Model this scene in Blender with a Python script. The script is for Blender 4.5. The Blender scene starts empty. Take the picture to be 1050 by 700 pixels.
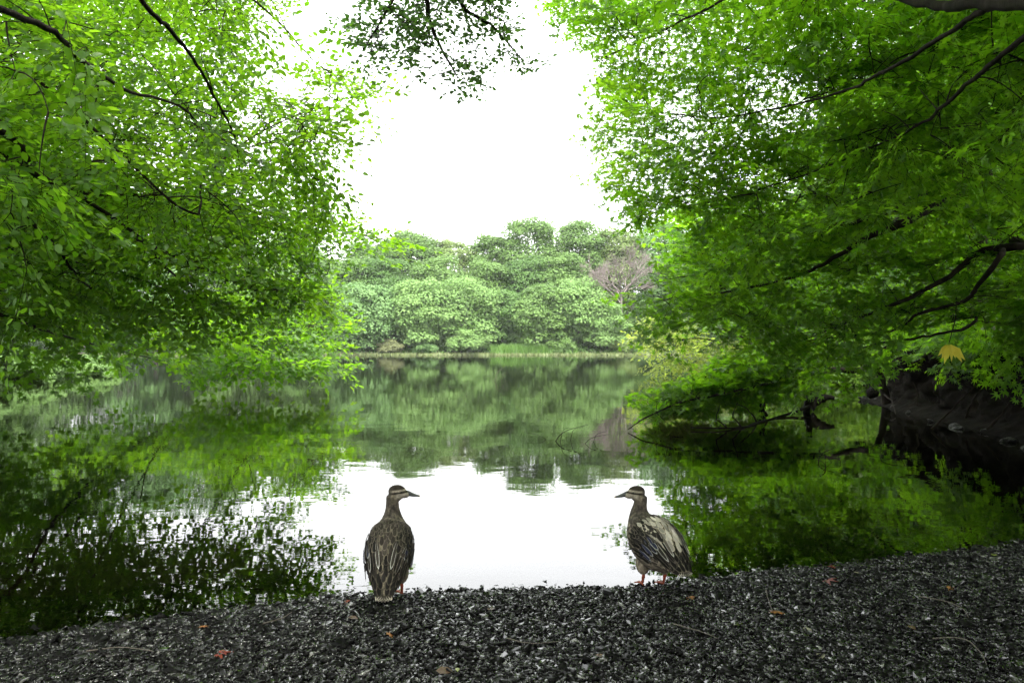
import bpy, bmesh, math, random
import numpy as np
from mathutils import Vector, Matrix, noise as mnoise
rad = math.radians
random.seed(5)
rng = np.random.default_rng(11)
S = bpy.context.scene
COL = S.collection

# ------------------------------------------------------------------ camera
CAMZ, FPX, HOR = 1.05, 816.7, 357.0
cd = bpy.data.cameras.new('camera'); cam = bpy.data.objects.new('camera', cd); COL.objects.link(cam)
cam.location = (0, 0, CAMZ); cam.rotation_euler = (rad(90.49), 0, 0)
cd.lens = 28; cd.sensor_width = 36; cd.clip_start = 0.05; cd.clip_end = 5000
S.camera = cam

# ------------------------------------------------------------------ light
SUN_EL, SUN_AZ = 60, 160           # azimuth from +Y towards +X
w = bpy.data.worlds.new('World'); S.world = w; w.use_nodes = True
nt = w.node_tree; nt.nodes.clear()
sky = nt.nodes.new('ShaderNodeTexSky'); sky.sky_type = 'NISHITA'; sky.sun_disc = False
sky.sun_elevation = rad(SUN_EL); sky.sun_rotation = rad(SUN_AZ); sky.dust_density = 4; sky.air_density = 1.0; sky.ozone_density = 1
hs = nt.nodes.new('ShaderNodeHueSaturation'); hs.inputs['Saturation'].default_value = 0.08
mx = nt.nodes.new('ShaderNodeMix'); mx.data_type = 'RGBA'; mx.inputs[0].default_value = 0.5
mx.inputs[7].default_value = (14.5, 14.7, 14.9, 1)       # even cloud cover under the sky model
bg = nt.nodes.new('ShaderNodeBackground'); bg.inputs[1].default_value = 0.10
wo = nt.nodes.new('ShaderNodeOutputWorld')
nt.links.new(sky.outputs[0], hs.inputs['Color']); nt.links.new(hs.outputs[0], mx.inputs[6])
nt.links.new(mx.outputs[2], bg.inputs[0]); nt.links.new(bg.outputs[0], wo.inputs[0])
sl = bpy.data.lights.new('sun', 'SUN'); sl.energy = 2.0; sl.angle = rad(10); sl.color = (1, .96, .88)
so = bpy.data.objects.new('sun', sl); COL.objects.link(so)
so.rotation_euler = (rad(90 - SUN_EL), 0, rad(180 - SUN_AZ))
S.view_settings.view_transform = 'Standard'; S.view_settings.look = 'None'
S.view_settings.exposure = 2.4; S.view_settings.gamma = 1; S.view_settings.use_curve_mapping = False
S.render.engine = 'CYCLES'
cy = S.cycles
cy.use_denoising = True
cy.max_bounces = 10; cy.diffuse_bounces = 5; cy.glossy_bounces = 4; cy.transmission_bounces = 6; cy.transparent_max_bounces = 6
cy.volume_bounces = 1
cy.caustics_reflective = False; cy.caustics_refractive = False

# ------------------------------------------------------------------ helpers
def at(px, py, d):
    return np.array([(px - 525) / FPX * d, d, CAMZ - (py - HOR) / FPX * d])

def tag(o, label=None, cat=None, group=None, kind=None):
    if label: o['label'] = label
    if cat: o['category'] = cat
    if group: o['group'] = group
    if kind: o['kind'] = kind
    return o

def empty(name, loc, label, cat, group=None, rz=0):
    o = bpy.data.objects.new(name, None); COL.objects.link(o)
    o.location = tuple(loc); o.rotation_euler = (0, 0, rz); o.empty_display_size = .2
    return tag(o, label, cat, group)

def mesh_obj(name, V, F, mat, parent=None, smooth=False, attrs=None, world=True):
    """V (n,3); F (m,k) int array or list of faces. attrs: name -> float array or (n,3) colour, on points."""
    V = np.asarray(V, dtype=np.float32)
    me = bpy.data.meshes.new(name)
    if parent is not None and world:
        V = V - np.array(parent.location, dtype=np.float32)
    if isinstance(F, np.ndarray):
        m, k = F.shape
        me.vertices.add(len(V)); me.vertices.foreach_set('co', V.ravel())
        me.loops.add(m * k); me.loops.foreach_set('vertex_index', F.astype(np.int32).ravel())
        me.polygons.add(m)
        me.polygons.foreach_set('loop_start', np.arange(0, m * k, k, dtype=np.int32))
        me.update(calc_edges=True)
    else:
        me.from_pydata(V.tolist(), [], F)
    for an, av in (attrs or {}).items():
        av = np.asarray(av, dtype=np.float32)
        if av.ndim == 1:
            a = me.attributes.new(an, 'FLOAT', 'POINT'); a.data.foreach_set('value', av)
        else:
            a = me.attributes.new(an, 'FLOAT_COLOR', 'POINT')
            a.data.foreach_set('color', np.hstack([av, np.ones((len(av), 1), np.float32)]).ravel())
    if smooth: me.polygons.foreach_set('use_smooth', np.ones(len(me.polygons), bool))
    me.materials.append(mat)
    o = bpy.data.objects.new(name, me); COL.objects.link(o)
    if parent is not None: o.parent = parent
    return o

def nrmz(a):
    return a / np.maximum(np.linalg.norm(a, axis=-1, keepdims=True), 1e-9)

def smooth01(a, b, x):
    t = np.clip((x - a) / (b - a), 0, 1); return t * t * (3 - 2 * t)

def catmull(P, n):
    P = np.asarray(P, float); k = len(P)
    Q = np.vstack([2 * P[0] - P[1], P, 2 * P[-1] - P[-2]])
    t = np.linspace(0, k - 1 - 1e-6, n); i = t.astype(int); f = (t - i)[:, None]
    a, b, c, d = Q[i], Q[i + 1], Q[i + 2], Q[i + 3]
    return .5 * ((2 * b) + (c - a) * f + (2 * a - 5 * b + 4 * c - d) * f**2 + (3 * b - a - 3 * c + d) * f**3)

def batch_tubes(P, Rr, sides=5):
    """P (N,m,3), Rr (N,m) -> V,F quads, open ends closed by small radius"""
    N, m, _ = P.shape
    T = np.gradient(P, axis=1); T = nrmz(T)
    ref = np.zeros_like(T); ref[..., 2] = 1
    vert = np.abs(T[..., 2:3]) > .9
    ref = np.where(vert, np.array([1., 0, 0]), ref)
    if m > 2:   # one reference per tube keeps rings aligned
        rv = (np.abs(T[..., 2]).max(axis=1) > .93)
        ref = np.where(rv[:, None, None], np.array([.83, .55, 0.1]), np.array([0., 0, 1.]))
        ref = np.broadcast_to(ref, T.shape)
    A = nrmz(np.cross(T, ref)); B = np.cross(A, T)
    th = np.linspace(0, 2 * np.pi, sides, endpoint=False)
    V = P[:, :, None, :] + Rr[:, :, None, None] * (np.cos(th)[None, None, :, None] * A[:, :, None, :] + np.sin(th)[None, None, :, None] * B[:, :, None, :])
    idx = np.arange(N * m * sides).reshape(N, m, sides)
    a = idx[:, :-1, :]; b = np.roll(idx, -1, 2)[:, :-1, :]; c = np.roll(idx, -1, 2)[:, 1:, :]; d = idx[:, 1:, :]
    F = np.stack([a, b, c, d], -1).reshape(-1, 4)
    return V.reshape(-1, 3), F

def tube(P, r0, r1, sides=8, n=None, wob=0.0, flare=0.0, seed=0):
    P = catmull(P, n or max(8, len(P) * 5))
    m = len(P); t = np.linspace(0, 1, m)
    R_ = r0 + (r1 - r0) * t**.8 + flare * np.exp(-t * 14)
    rs = np.random.default_rng(seed)
    if wob: P = P + rs.normal(0, wob, P.shape) * np.minimum(t, 1 - t)[:, None] * 2
    R_ = R_ * (1 + rs.normal(0, .06, m))
    return batch_tubes(P[None], R_[None], sides)

class MB:
    def __init__(self): self.V = []; self.F = []; self.n = 0; self.A = {}
    def add(self, V, F, **attrs):
        self.V.append(V); self.F.append(np.asarray(F) + self.n); self.n += len(V)
        for k, v in attrs.items(): self.A.setdefault(k, []).append(v)
    def build(self, name, mat, parent=None, smooth=False, world=True):
        if not self.V: return None
        return mesh_obj(name, np.vstack(self.V), np.vstack(self.F), mat, parent, smooth,
                        {k: np.concatenate(v) for k, v in self.A.items()}, world)

# ------------------------------------------------------------------ materials
def new_mat(name):
    m = bpy.data.materials.new(name); m.use_nodes = True
    n = m.node_tree; n.nodes.clear()
    o = n.nodes.new('ShaderNodeOutputMaterial')
    return m, n, o
def N(n, t, **kw):
    x = n.nodes.new(t)
    for k, v in kw.items(): setattr(x, k, v)
    return x
def ramp(n, fac, stops):
    r = N(n, 'ShaderNodeValToRGB'); e = r.color_ramp.elements
    while len(e) < len(stops): e.new(.5)
    for i, (p, c) in enumerate(stops): e[i].position = p; e[i].color = (*c, 1)
    n.links.new(fac, r.inputs[0]); return r.outputs[0]
def noise_tex(n, scale, detail=4, rough=.55, coord='Object', stretch=None):
    tc = N(n, 'ShaderNodeTexCoord'); v = tc.outputs[coord]
    if stretch:
        mp = N(n, 'ShaderNodeMapping'); mp.inputs['Scale'].default_value = stretch; n.links.new(v, mp.inputs[0]); v = mp.outputs[0]
    t = N(n, 'ShaderNodeTexNoise'); t.inputs['Scale'].default_value = scale; t.inputs['Detail'].default_value = detail; t.inputs['Roughness'].default_value = rough
    n.links.new(v, t.inputs['Vector']); return t.outputs[0]

def leaf_mat(name, c0, c1, t0, t1, trans=.5, rough=.45, spec=.35):
    """c: reflected colours across leaves, t: colour of the light that comes through"""
    m, n, o = new_mat(name)
    at_ = N(n, 'ShaderNodeAttribute', attribute_name='rnd')
    col = ramp(n, at_.outputs['Fac'], [(0, c0), (1, c1)])
    tcol = ramp(n, at_.outputs['Fac'], [(0, t0), (1, t1)])
    p = N(n, 'ShaderNodeBsdfPrincipled'); p.inputs['Roughness'].default_value = rough; p.inputs['Specular IOR Level'].default_value = spec
    n.links.new(col, p.inputs['Base Color'])
    tr = N(n, 'ShaderNodeBsdfTranslucent'); n.links.new(tcol, tr.inputs[0])
    mix = N(n, 'ShaderNodeMixShader'); mix.inputs[0].default_value = trans
    n.links.new(p.outputs[0], mix.inputs[1]); n.links.new(tr.outputs[0], mix.inputs[2]); n.links.new(mix.outputs[0], o.inputs[0])
    return m

def rough_mat(name, stops, scale=6, rough=.85, bump=.4, bscale=None, spec=.3, stretch=None, bdist=.02):
    m, n, o = new_mat(name)
    p = N(n, 'ShaderNodeBsdfPrincipled'); p.inputs['Roughness'].default_value = rough; p.inputs['Specular IOR Level'].default_value = spec
    nz = noise_tex(n, scale, 6, .6, stretch=stretch)
    n.links.new(ramp(n, nz, stops), p.inputs['Base Color'])
    if bump:
        b = N(n, 'ShaderNodeBump'); b.inputs['Strength'].default_value = bump; b.inputs['Distance'].default_value = bdist
        n.links.new(noise_tex(n, bscale or scale * 3, 6, .65, stretch=stretch), b.inputs['Height']); n.links.new(b.outputs[0], p.inputs['Normal'])
    n.links.new(p.outputs[0], o.inputs[0]); return m

M_bark = rough_mat('bark', [(.3, (.008, .0065, .005)), (.7, (.028, .022, .017))], 9, .95, .7, 22, stretch=(1, 1, .3), spec=.1)
M_twig = rough_mat('twig_bark', [(.3, (.009, .007, .005)), (.7, (.024, .019, .014))], 20, .95, 0, spec=.1)
M_farbark = rough_mat('far_bark', [(.3, (.06, .05, .04)), (.7, (.14, .12, .10))], 2, .9, 0)
M_dead = rough_mat('dead_wood', [(.3, (.13, .105, .095)), (.7, (.21, .18, .165))], 2, .9, 0)
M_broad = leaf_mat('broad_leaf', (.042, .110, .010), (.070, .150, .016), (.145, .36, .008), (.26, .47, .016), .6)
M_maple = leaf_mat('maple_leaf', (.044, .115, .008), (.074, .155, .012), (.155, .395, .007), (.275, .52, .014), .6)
M_shade = leaf_mat('shade_leaf', (.032, .09, .010), (.052, .12, .013), (.115, .30, .008), (.20, .40, .013), .55)  # darker leaf copy, deep shade put into its colour
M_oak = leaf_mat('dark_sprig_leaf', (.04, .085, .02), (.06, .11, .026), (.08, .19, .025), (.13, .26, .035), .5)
M_lit = leaf_mat('lit_bush_leaf', (.07, .15, .02), (.11, .19, .03), (.20, .40, .03), (.30, .48, .05), .5)  # lighter leaf copy, coloured to look lit
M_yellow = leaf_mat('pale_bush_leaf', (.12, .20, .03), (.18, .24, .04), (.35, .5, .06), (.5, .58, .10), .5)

# ------------------------------------------------------------------ ground, lake
LAKE = np.array([(-1.85, 2.88), (-1.42, 3.13), (-.98, 3.30), (-.66, 3.44), (-.32, 3.505), (.14, 3.53), (.53, 3.56), (.98, 3.70), (1.33, 3.86),
                 (1.85, 4.02), (2.45, 4.25), (3.3, 4.6), (4.5, 5.5), (5.2, 6.8), (5.75, 8.6), (6.15, 10.5), (6.55, 13), (7.35, 16.2), (9.5, 17.2), (11.5, 20), (10.8, 26), (10.2, 29), (12.5, 34), (30, 60), (55, 100), (80, 121), (30, 120), (0, 121.5), (-40, 120.5), (-95, 122), (-62, 100),
                 (-34, 58), (-18.5, 28), (-14.5, 19), (-11, 12), (-8, 7.2), (-5.5, 4.3), (-3.2, 3.2), (-2.4, 2.85)])
_n = LAKE[:, 1] < 5; LAKE[_n, 1] *= .972
def lake_sd(x, y):
    """signed distance, positive on land"""
    sh = x.shape; p = np.stack([x.ravel(), y.ravel()], -1)
    d = np.full(len(p), 1e9); ins = np.zeros(len(p), bool)
    for i in range(len(LAKE)):
        a, b = LAKE[i], LAKE[(i + 1) % len(LAKE)]
        ab = b - a; t = np.clip(((p - a) @ ab) / (ab @ ab), 0, 1)
        d = np.minimum(d, np.hypot(*(p - a - t[:, None] * ab).T))
        c = ((a[1] > p[:, 1]) != (b[1] > p[:, 1]))
        with np.errstate(divide='ignore', invalid='ignore'):
            xi = (b[0] - a[0]) * (p[:, 1] - a[1]) / (b[1] - a[1]) + a[0]
        ins ^= c & (p[:, 0] < xi)
    return np.where(ins, -d, d).reshape(sh)
def wav(x, y, f, s=0):
    return (np.sin(x * f + 1.3 * s) * np.cos(y * f * 1.13 + .7 * s) + .6 * np.sin(x * f * 2.3 + y * f * 1.7 + s) + .4 * np.sin(-x * f * 3.9 + y * f * 4.3 + 2 * s)) / 2
def ground_z(x, y):
    x = np.asarray(x, float); y = np.asarray(y, float)
    s = lake_sd(x, y) + .035 * wav(x, y, 5.1) * (np.hypot(x, y) < 8)
    near = 1 - smooth01(4.6, 7.0, np.hypot(x, y * .95))
    right = smooth01(3.2, 5.2, x) * (1 - near) * (1 - smooth01(40, 70, y))
    left = (1 - near) * (1 - right)
    land = near * (.055 * s + .02 * smooth01(0, .15, s)) + right * 1.0 * smooth01(.05, .9, s) + left * (.5 * smooth01(0, 3, s))
    hill = smooth01(2, 55, s) * smooth01(50, 110, y) * 11
    land = land + hill + .02 * wav(x, y, 3.0, 2) * np.minimum(s, 1).clip(0)
    return np.where(s > 0, land, np.maximum(s * .12, -1.5))
def axis(lo, hi, n, c, b):
    u = np.linspace(math.asinh((lo - c) / b), math.asinh((hi - c) / b), n); return c + b * np.sinh(u)
gx = axis(-900, 900, 330, 0, 2.2); gy = axis(-900, 1500, 360, 4, 2.2)
X, Y = np.meshgrid(gx, gy); Z = ground_z(X, Y)
ii = np.arange(X.size).reshape(X.shape)
GF = np.stack([ii[:-1, :-1], ii[:-1, 1:], ii[1:, 1:], ii[1:, :-1]], -1).reshape(-1, 4)
M_ground = rough_mat('dark_soil', [(.3, (.010, .008, .006)), (.55, (.018, .015, .011)), (.8, (.034, .028, .021))], 7, .9, .6, 60, spec=.1)
tag(mesh_obj('ground', np.stack([X.ravel(), Y.ravel(), Z.ravel()], -1), GF, M_ground, smooth=True),
    'dark soil of the shore, the banks and the hill across the lake', 'ground', kind='structure')

m, n, o = new_mat('lake_water')
# clear dark water: mirror by Fresnel, the bed seen through a peaty tint
fr = N(n, 'ShaderNodeFresnel'); fr.inputs['IOR'].default_value = 1.55
gl = N(n, 'ShaderNodeBsdfGlossy'); gl.inputs['Roughness'].default_value = .015
trw = N(n, 'ShaderNodeBsdfTransparent'); trw.inputs[0].default_value = (.42, .44, .28, 1)
mxw = N(n, 'ShaderNodeMixShader')
tc = N(n, 'ShaderNodeTexCoord')
def wlayer(scale, stretch, detail=2):
    mp = N(n, 'ShaderNodeMapping'); mp.inputs['Scale'].default_value = stretch; mp.inputs['Rotation'].default_value = (0, 0, .25)
    t = N(n, 'ShaderNodeTexNoise'); t.inputs['Scale'].default_value = scale; t.inputs['Detail'].default_value = detail; t.inputs['Roughness'].default_value = .5
    n.links.new(tc.outputs['Object'], mp.inputs[0]); n.links.new(mp.outputs[0], t.inputs['Vector']); return t.outputs[0]
b1 = N(n, 'ShaderNodeBump'); b1.inputs['Strength'].default_value = 1; b1.inputs['Distance'].default_value = .0012
n.links.new(wlayer(3.2, (.6, 1, 1), 3), b1.inputs['Height'])
b2 = N(n, 'ShaderNodeBump'); b2.inputs['Strength'].default_value = 1; b2.inputs['Distance'].default_value = .0028
n.links.new(wlayer(.7, (.5, 1, 1), 2), b2.inputs['Height']); n.links.new(b1.outputs[0], b2.inputs['Normal'])
n.links.new(b2.outputs[0], gl.inputs['Normal']); n.links.new(b2.outputs[0], fr.inputs['Normal'])
n.links.new(fr.outputs[0], mxw.inputs[0]); n.links.new(trw.outputs[0], mxw.inputs[1]); n.links.new(gl.outputs[0], mxw.inputs[2]); n.links.new(mxw.outputs[0], o.inputs[0])
M_water = m
wx = axis(-140, 140, 60, 0, 6); wy = axis(1.5, 150, 60, 4, 6)
X, Y = np.meshgrid(wx, wy); ii = np.arange(X.size).reshape(X.shape)
WF = np.stack([ii[:-1, :-1], ii[:-1, 1:], ii[1:, 1:], ii[1:, :-1]], -1).reshape(-1, 4)
tag(mesh_obj('lake_water', np.stack([X.ravel(), Y.ravel(), np.zeros(X.size)], -1), WF, M_water, smooth=True),
    'calm dark green lake reflecting the trees and the white sky', 'water', kind='structure')

# gravel of wet dark stone chips
def gravel(n):
    y = rng.uniform(1.7, 5.6, n * 3); x = rng.uniform(-.80, .80, n * 3) * y + rng.uniform(-.4, .4, n * 3)
    s = lake_sd(x, y); ok = (s > -.9) & ((s > -.02) | (rng.random(len(s)) < .55)) & (s < 2.6)
    # fewer chips where the camera sees none (behind the lower frame edge)
    ok &= (y > 2.1) | (rng.random(len(s)) < .35)
    x, y = x[ok][:n], y[ok][:n]; n = len(x)
    z = ground_z(x, y)
    size = np.clip(rng.lognormal(math.log(.0047), .42, n), .003, .022)
    B = np.array([(-1, -1, -1), (1, -1, -1), (1, 1, -1), (-1, 1, -1), (-1, -1, 1), (1, -1, 1), (1, 1, 1), (-1, 1, 1)], float)
    V = B[None] * (1 + rng.uniform(-.45, .3, (n, 8, 1))) + rng.uniform(-.25, .25, (n, 8, 3))
    V *= np.stack([rng.uniform(.9, 1.7, n), rng.uniform(.6, 1.1, n), rng.uniform(.22, .6, n)], -1)[:, None, :] * size[:, None, None]
    a = rng.uniform(0, 6.28, n); tx = rng.normal(0, .33, n); ty = rng.normal(0, .33, n)
    def rot(V, ax, an):
        c, s_ = np.cos(an)[:, None], np.sin(an)[:, None]; i, j = [(1, 2), (2, 0), (0, 1)][ax]
        W = V.copy(); W[..., i] = V[..., i] * c - V[..., j] * s_; W[..., j] = V[..., i] * s_ + V[..., j] * c; return W
    V = rot(rot(rot(V, 2, a), 0, tx), 1, ty)
    V += np.stack([x, y, z + rng.uniform(-.002, .010, n)], -1)[:, None, :]
    Fq = np.array([(0, 3, 2, 1), (4, 5, 6, 7), (0, 1, 5, 4), (1, 2, 6, 5), (2, 3, 7, 6), (3, 0, 4, 7)])
    F = (Fq[None] + (np.arange(n) * 8)[:, None, None]).reshape(-1, 4)
    return V.reshape(-1, 3), F, np.repeat(rng.random(n), 8)
m, n, o = new_mat('wet_stone_chips')
p = N(n, 'ShaderNodeBsdfPrincipled'); p.inputs['Roughness'].default_value = .24; p.inputs['Specular IOR Level'].default_value = .14
a_ = N(n, 'ShaderNodeAttribute', attribute_name='rnd')
n.links.new(ramp(n, a_.outputs['Fac'], [(0, (.002, .0019, .0018)), (.66, (.005, .0047, .0044)), (.88, (.011, .0105, .010)), (.98, (.035, .033, .031)), (1, (.14, .135, .13))]), p.inputs['Base Color'])
spc = N(n, 'ShaderNodeMapRange'); spc.inputs[1].default_value = .50; spc.inputs[2].default_value = .62; spc.inputs[3].default_value = .05; spc.inputs[4].default_value = .42
rgh = N(n, 'ShaderNodeMapRange'); rgh.inputs[1].default_value = .50; rgh.inputs[2].default_value = .8; rgh.inputs[3].default_value = .4; rgh.inputs[4].default_value = .12
n.links.new(a_.outputs['Fac'], spc.inputs[0]); n.links.new(spc.outputs[0], p.inputs['Specular IOR Level']); n.links.new(a_.outputs['Fac'], rgh.inputs[0]); n.links.new(rgh.outputs[0], p.inputs['Roughness'])
n.links.new(p.outputs[0], o.inputs[0]); M_gravel = m
gv, gf, gr = gravel(190000)
tag(mesh_obj('gravel', gv, gf, M_gravel, attrs={'rnd': gr}), 'wet black and grey stone chips covering the shore under the ducks', 'gravel', kind='stuff')

# ------------------------------------------------------------------ foliage
def tri_template(V, F): return np.array(V, float), np.array(F)
OVATE = tri_template([(0, 0, 0), (.28, .27, .05), (.28, -.27, .05), (.28, 0, 0), (.65, .24, .03), (.65, -.24, .03), (.65, 0, -.02), (1, 0, -.10)],
                     [(0, 3, 1), (0, 2, 3), (3, 6, 4), (3, 4, 1), (3, 2, 5), (3, 5, 6), (6, 7, 4), (6, 5, 7)])
def star(lobes, notch):
    V = [(0, 0, 0)]; F = []
    for i, (an, ln) in enumerate(lobes):
        V.append((ln * math.cos(an), ln * math.sin(an), -.14 * ln * ln))
        if i < len(lobes) - 1:
            a2 = (an + lobes[i + 1][0]) / 2; V.append((notch * math.cos(a2), notch * math.sin(a2), .03))
    for i in range(1, len(V) - 1): F.append((0, i, i + 1))
    return tri_template(V, F)
MAPLE = star([(rad(a), l) for a, l in ((-128, .42), (-82, .74), (-40, .95), (0, 1.05), (40, .95), (82, .74), (128, .42))], .36)
MAPLE[0][:, 0] += .25
LANCE = tri_template([(0, 0, 0), (.4, .17, .03), (.4, -.17, .03), (1, 0, -.08)], [(0, 2, 1), (2, 3, 1)])

def leaf_mesh(tmpl, pos, d, nrm, size, r):
    TV, TF = tmpl
    d = nrmz(d); y = nrmz(np.cross(nrm, d)); z = np.cross(d, y)
    V = pos[:, None, :] + size[:, None, None] * (TV[None, :, 0:1] * d[:, None, :] + TV[None, :, 1:2] * y[:, None, :] + TV[None, :, 2:3] * z[:, None, :])
    F = (TF[None] + (np.arange(len(pos)) * len(TV))[:, None, None]).reshape(-1, TF.shape[1])
    return V.reshape(-1, 3), F, np.repeat(r, len(TV))

def sprays(B, H, L, lsize, nside=6, nleaf=4, jit=.4, droop=.15, seed=0):
    g = np.random.default_rng(seed); n = len(B); up = np.array([0, 0, 1.])
    H = nrmz(H); side = nrmz(np.cross(H, up)); nv = np.cross(side, H)
    roll = g.normal(0, .25, n)[:, None]
    side, nv = side * np.cos(roll) + nv * np.sin(roll), nv * np.cos(roll) - side * np.sin(roll)
    base_r = g.random(n)
    P_ = lambda t: B + H * (L * t)[:, None] - up * (droop * L * t * t)[:, None]
    pos, di, nr, sz, rr, twA, twB, twr = [], [], [], [], [], [], [], []
    def leaf(p, d):
        pos.append(p); di.append(d + g.normal(0, .22, p.shape)); nr.append(nv + g.normal(0, jit, p.shape))
        sz.append(lsize * g.uniform(.65, 1.2, n)); rr.append(np.clip(base_r * .6 + g.random(n) * .4, 0, 1))
    prev = B
    for k in range(1, 5):
        c = P_(np.full(n, k / 4)); twA.append(prev); twB.append(c); twr.append(np.full(n, .0032 * (1.15 - k / 5))); prev = c
    for j in range(nside):
        t = np.clip((j + .5 + g.uniform(-.3, .3, n)) / nside, .05, 1); s = 1 if j % 2 else -1
        an = g.normal(rad(52), .2, n)[:, None]
        dv = nrmz(H * np.cos(an) + side * s * np.sin(an) + nv * g.normal(0, .12, n)[:, None] - up * .12)
        ln = L * .62 * (1 - .45 * t) * g.uniform(.6, 1.25, n)
        a = P_(t); b = a + dv * ln[:, None]
        twA.append(a); twB.append(b); twr.append(np.full(n, .0016))
        sd = nrmz(np.cross(dv, nv))
        for k in range(nleaf):
            u = (k + .7) / nleaf; q = a + dv * (ln * u)[:, None]; s2 = 1 if k % 2 else -1
            leaf(q, dv if k == nleaf - 1 else dv * .6 + sd * s2 * .8)
        leaf(P_(np.clip(t + .08, 0, 1)), H * .5 - side * s * .85)
    leaf(P_(np.ones(n)), H)
    A = np.concatenate(twA); Bq = np.concatenate(twB); r_ = np.concatenate(twr)
    TV, TF = batch_tubes(np.stack([A, Bq], 1), np.stack([r_, r_ * .6], 1), 3)
    return (np.concatenate(pos), np.concatenate(di), np.concatenate(nr), np.concatenate(sz), np.concatenate(rr)), (TV, TF)

def in_poly(P, poly):
    poly = np.asarray(poly, float); ins = np.zeros(len(P), bool)
    for i in range(len(poly)):
        a, b = poly[i], poly[(i + 1) % len(poly)]
        c = (a[1] > P[:, 1]) != (b[1] > P[:, 1])
        with np.errstate(divide='ignore', invalid='ignore'):
            ins ^= c & (P[:, 0] < (b[0] - a[0]) * (P[:, 1] - a[1]) / (b[1] - a[1]) + a[0])
    return ins

def region_points(poly, depth, n, zmin=.22, seed=0):
    """n points through the volume whose outline from the shore is poly; depth(px,py,u) in metres"""
    g = np.random.default_rng(seed); poly = np.asarray(poly, float); out = np.zeros((0, 3)); lo, hi = poly.min(0), poly.max(0)
    for _ in range(60):
        q = g.uniform(lo, hi, (n * 2, 2)); q = q[in_poly(q, poly)]
        d = depth(q[:, 0], q[:, 1], g.random(len(q)))
        P = np.stack([(q[:, 0] - 525) / FPX * d, d, CAMZ - (q[:, 1] - HOR) / FPX * d], -1)
        out = np.vstack([out, P[P[:, 2] > zmin]])
        if len(out) >= n: break
    return out[:n]

def canopy_tree(name, label, cat, base, trunk, limbs, regions, tmpl, mat, group=None, seed=0, trunk_r=(.16, .08), roots=0, twig_mat=None, bark=None):
    bark = bark or M_bark; twig_mat = twig_mat or M_twig
    root = empty(name, base, label, cat, group)
    tb = MB(); V, F = tube(trunk, *trunk_r, sides=12, n=24, wob=.02, flare=trunk_r[0] * .7, seed=seed); tb.add(V, F); tb.build('trunk', bark, root, True)
    nodes = [catmull(trunk, 30)[8:]]
    for i, (pts, r0, r1) in enumerate(limbs):
        V, F = tube(pts, r0, r1, sides=7, n=max(14, len(pts) * 6), wob=.007, seed=seed + i)
        b = MB(); b.add(V, F); b.build('branch', bark, root, True)
        nodes.append(catmull(pts, 50))
    for i in range(roots):
        a = rng.uniform(0, 6.28); bp = np.array(base, float)
        pts = [bp + (0, 0, .1)]
        for k in range(1, 5): pts.append(bp + np.array([math.cos(a) * .28 * k, math.sin(a) * .28 * k, .08 - .06 * k]) + rng.normal(0, .04, 3))
        V, F = tube(pts, .045, .012, sides=6, wob=.01, seed=i); b = MB(); b.add(V, F); b.build('root', bark, root, True)
    C, L, LS = [], [], []
    for i, r in enumerate(regions):
        if 'box' in r: c = np.random.default_rng(seed * 31 + i).uniform(*r['box'], (r['n'], 3))
        else: c = region_points(r['poly'], r['depth'], r['n'], r.get('zmin', .22), seed * 7 + i)
        if 'layer' in r:    # maples hold their sprays in tiers
            tx, ty = r.get('tilt', (.12, .08)); q = c[:, 2] + tx * c[:, 0] + ty * c[:, 1]; c[:, 2] += (np.round(q / r['layer']) * r['layer'] - q) * .8; c = c[c[:, 2] > .2]
        C.append(c); L.append(rng.uniform(*r['L'], len(c))); LS.append(np.full(len(c), r['leaf']))
    C, L, LS = np.concatenate(C), np.concatenate(L), np.concatenate(LS)
    # greedy attachment: each spray grows from the nearest wood already there
    nd = np.concatenate(nodes); cap = len(nd) + len(C) * 4; ND = np.zeros((cap, 3)); ND[:len(nd)] = nd; cnt = len(nd)
    d0 = np.array([np.min(((nd - c)**2).sum(1)) for c in C]); order = np.argsort(d0 + rng.uniform(0, .3, len(C)))
    BP = np.zeros((len(C), 6, 3)); H = np.zeros((len(C), 3)); tt = np.linspace(0, 1, 6)[:, None]
    for i in order:
        c = C[i]; dd = ((ND[:cnt] - c)**2).sum(1); P = ND[np.argmin(dd)]
        h = c - P; ln = np.linalg.norm(h); h = h / max(ln, 1e-6)
        h = h + rng.normal(0, .35, 3) * (1, 1, .45); h[2] = np.clip(h[2], -.55, .35); h /= np.linalg.norm(h)
        bs = c - h * L[i] * .5; H[i] = h
        mid = (P + bs) / 2 + np.array([0, 0, .10 * ln]) + rng.normal(0, .04 * ln, 3)
        q = (1 - tt)**2 * P + 2 * tt * (1 - tt) * mid + tt**2 * bs; BP[i] = q
        ND[cnt:cnt + 4] = q[2:]; cnt += 4
    blen = np.linalg.norm(BP[:, -1] - BP[:, 0], axis=1)
    r0 = np.clip(.004 + .006 * blen, .004, .013)
    tv = MB(); V, F = batch_tubes(BP, r0[:, None] * np.linspace(1, .45, 6)[None], 4); tv.add(V, F)
    lv = MB()
    k = 0
    (pos, di, nr, sz, rr), (TV, TF) = sprays(BP[:, -1], H, L, LS, nside=regions[0].get('nside', 6), nleaf=regions[0].get('nleaf', 4), jit=regions[0].get('jit', .45), seed=seed)
    tv.add(TV, TF)
    ok = pos[:, 2] > .05
    V, F, r = leaf_mesh(tmpl, pos[ok], di[ok], nr[ok], sz[ok], rr[ok]); lv.add(V, F, rnd=r)
    lv.build('crown', mat, root); tv.build('twigs', twig_mat, root)
    return root

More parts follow.
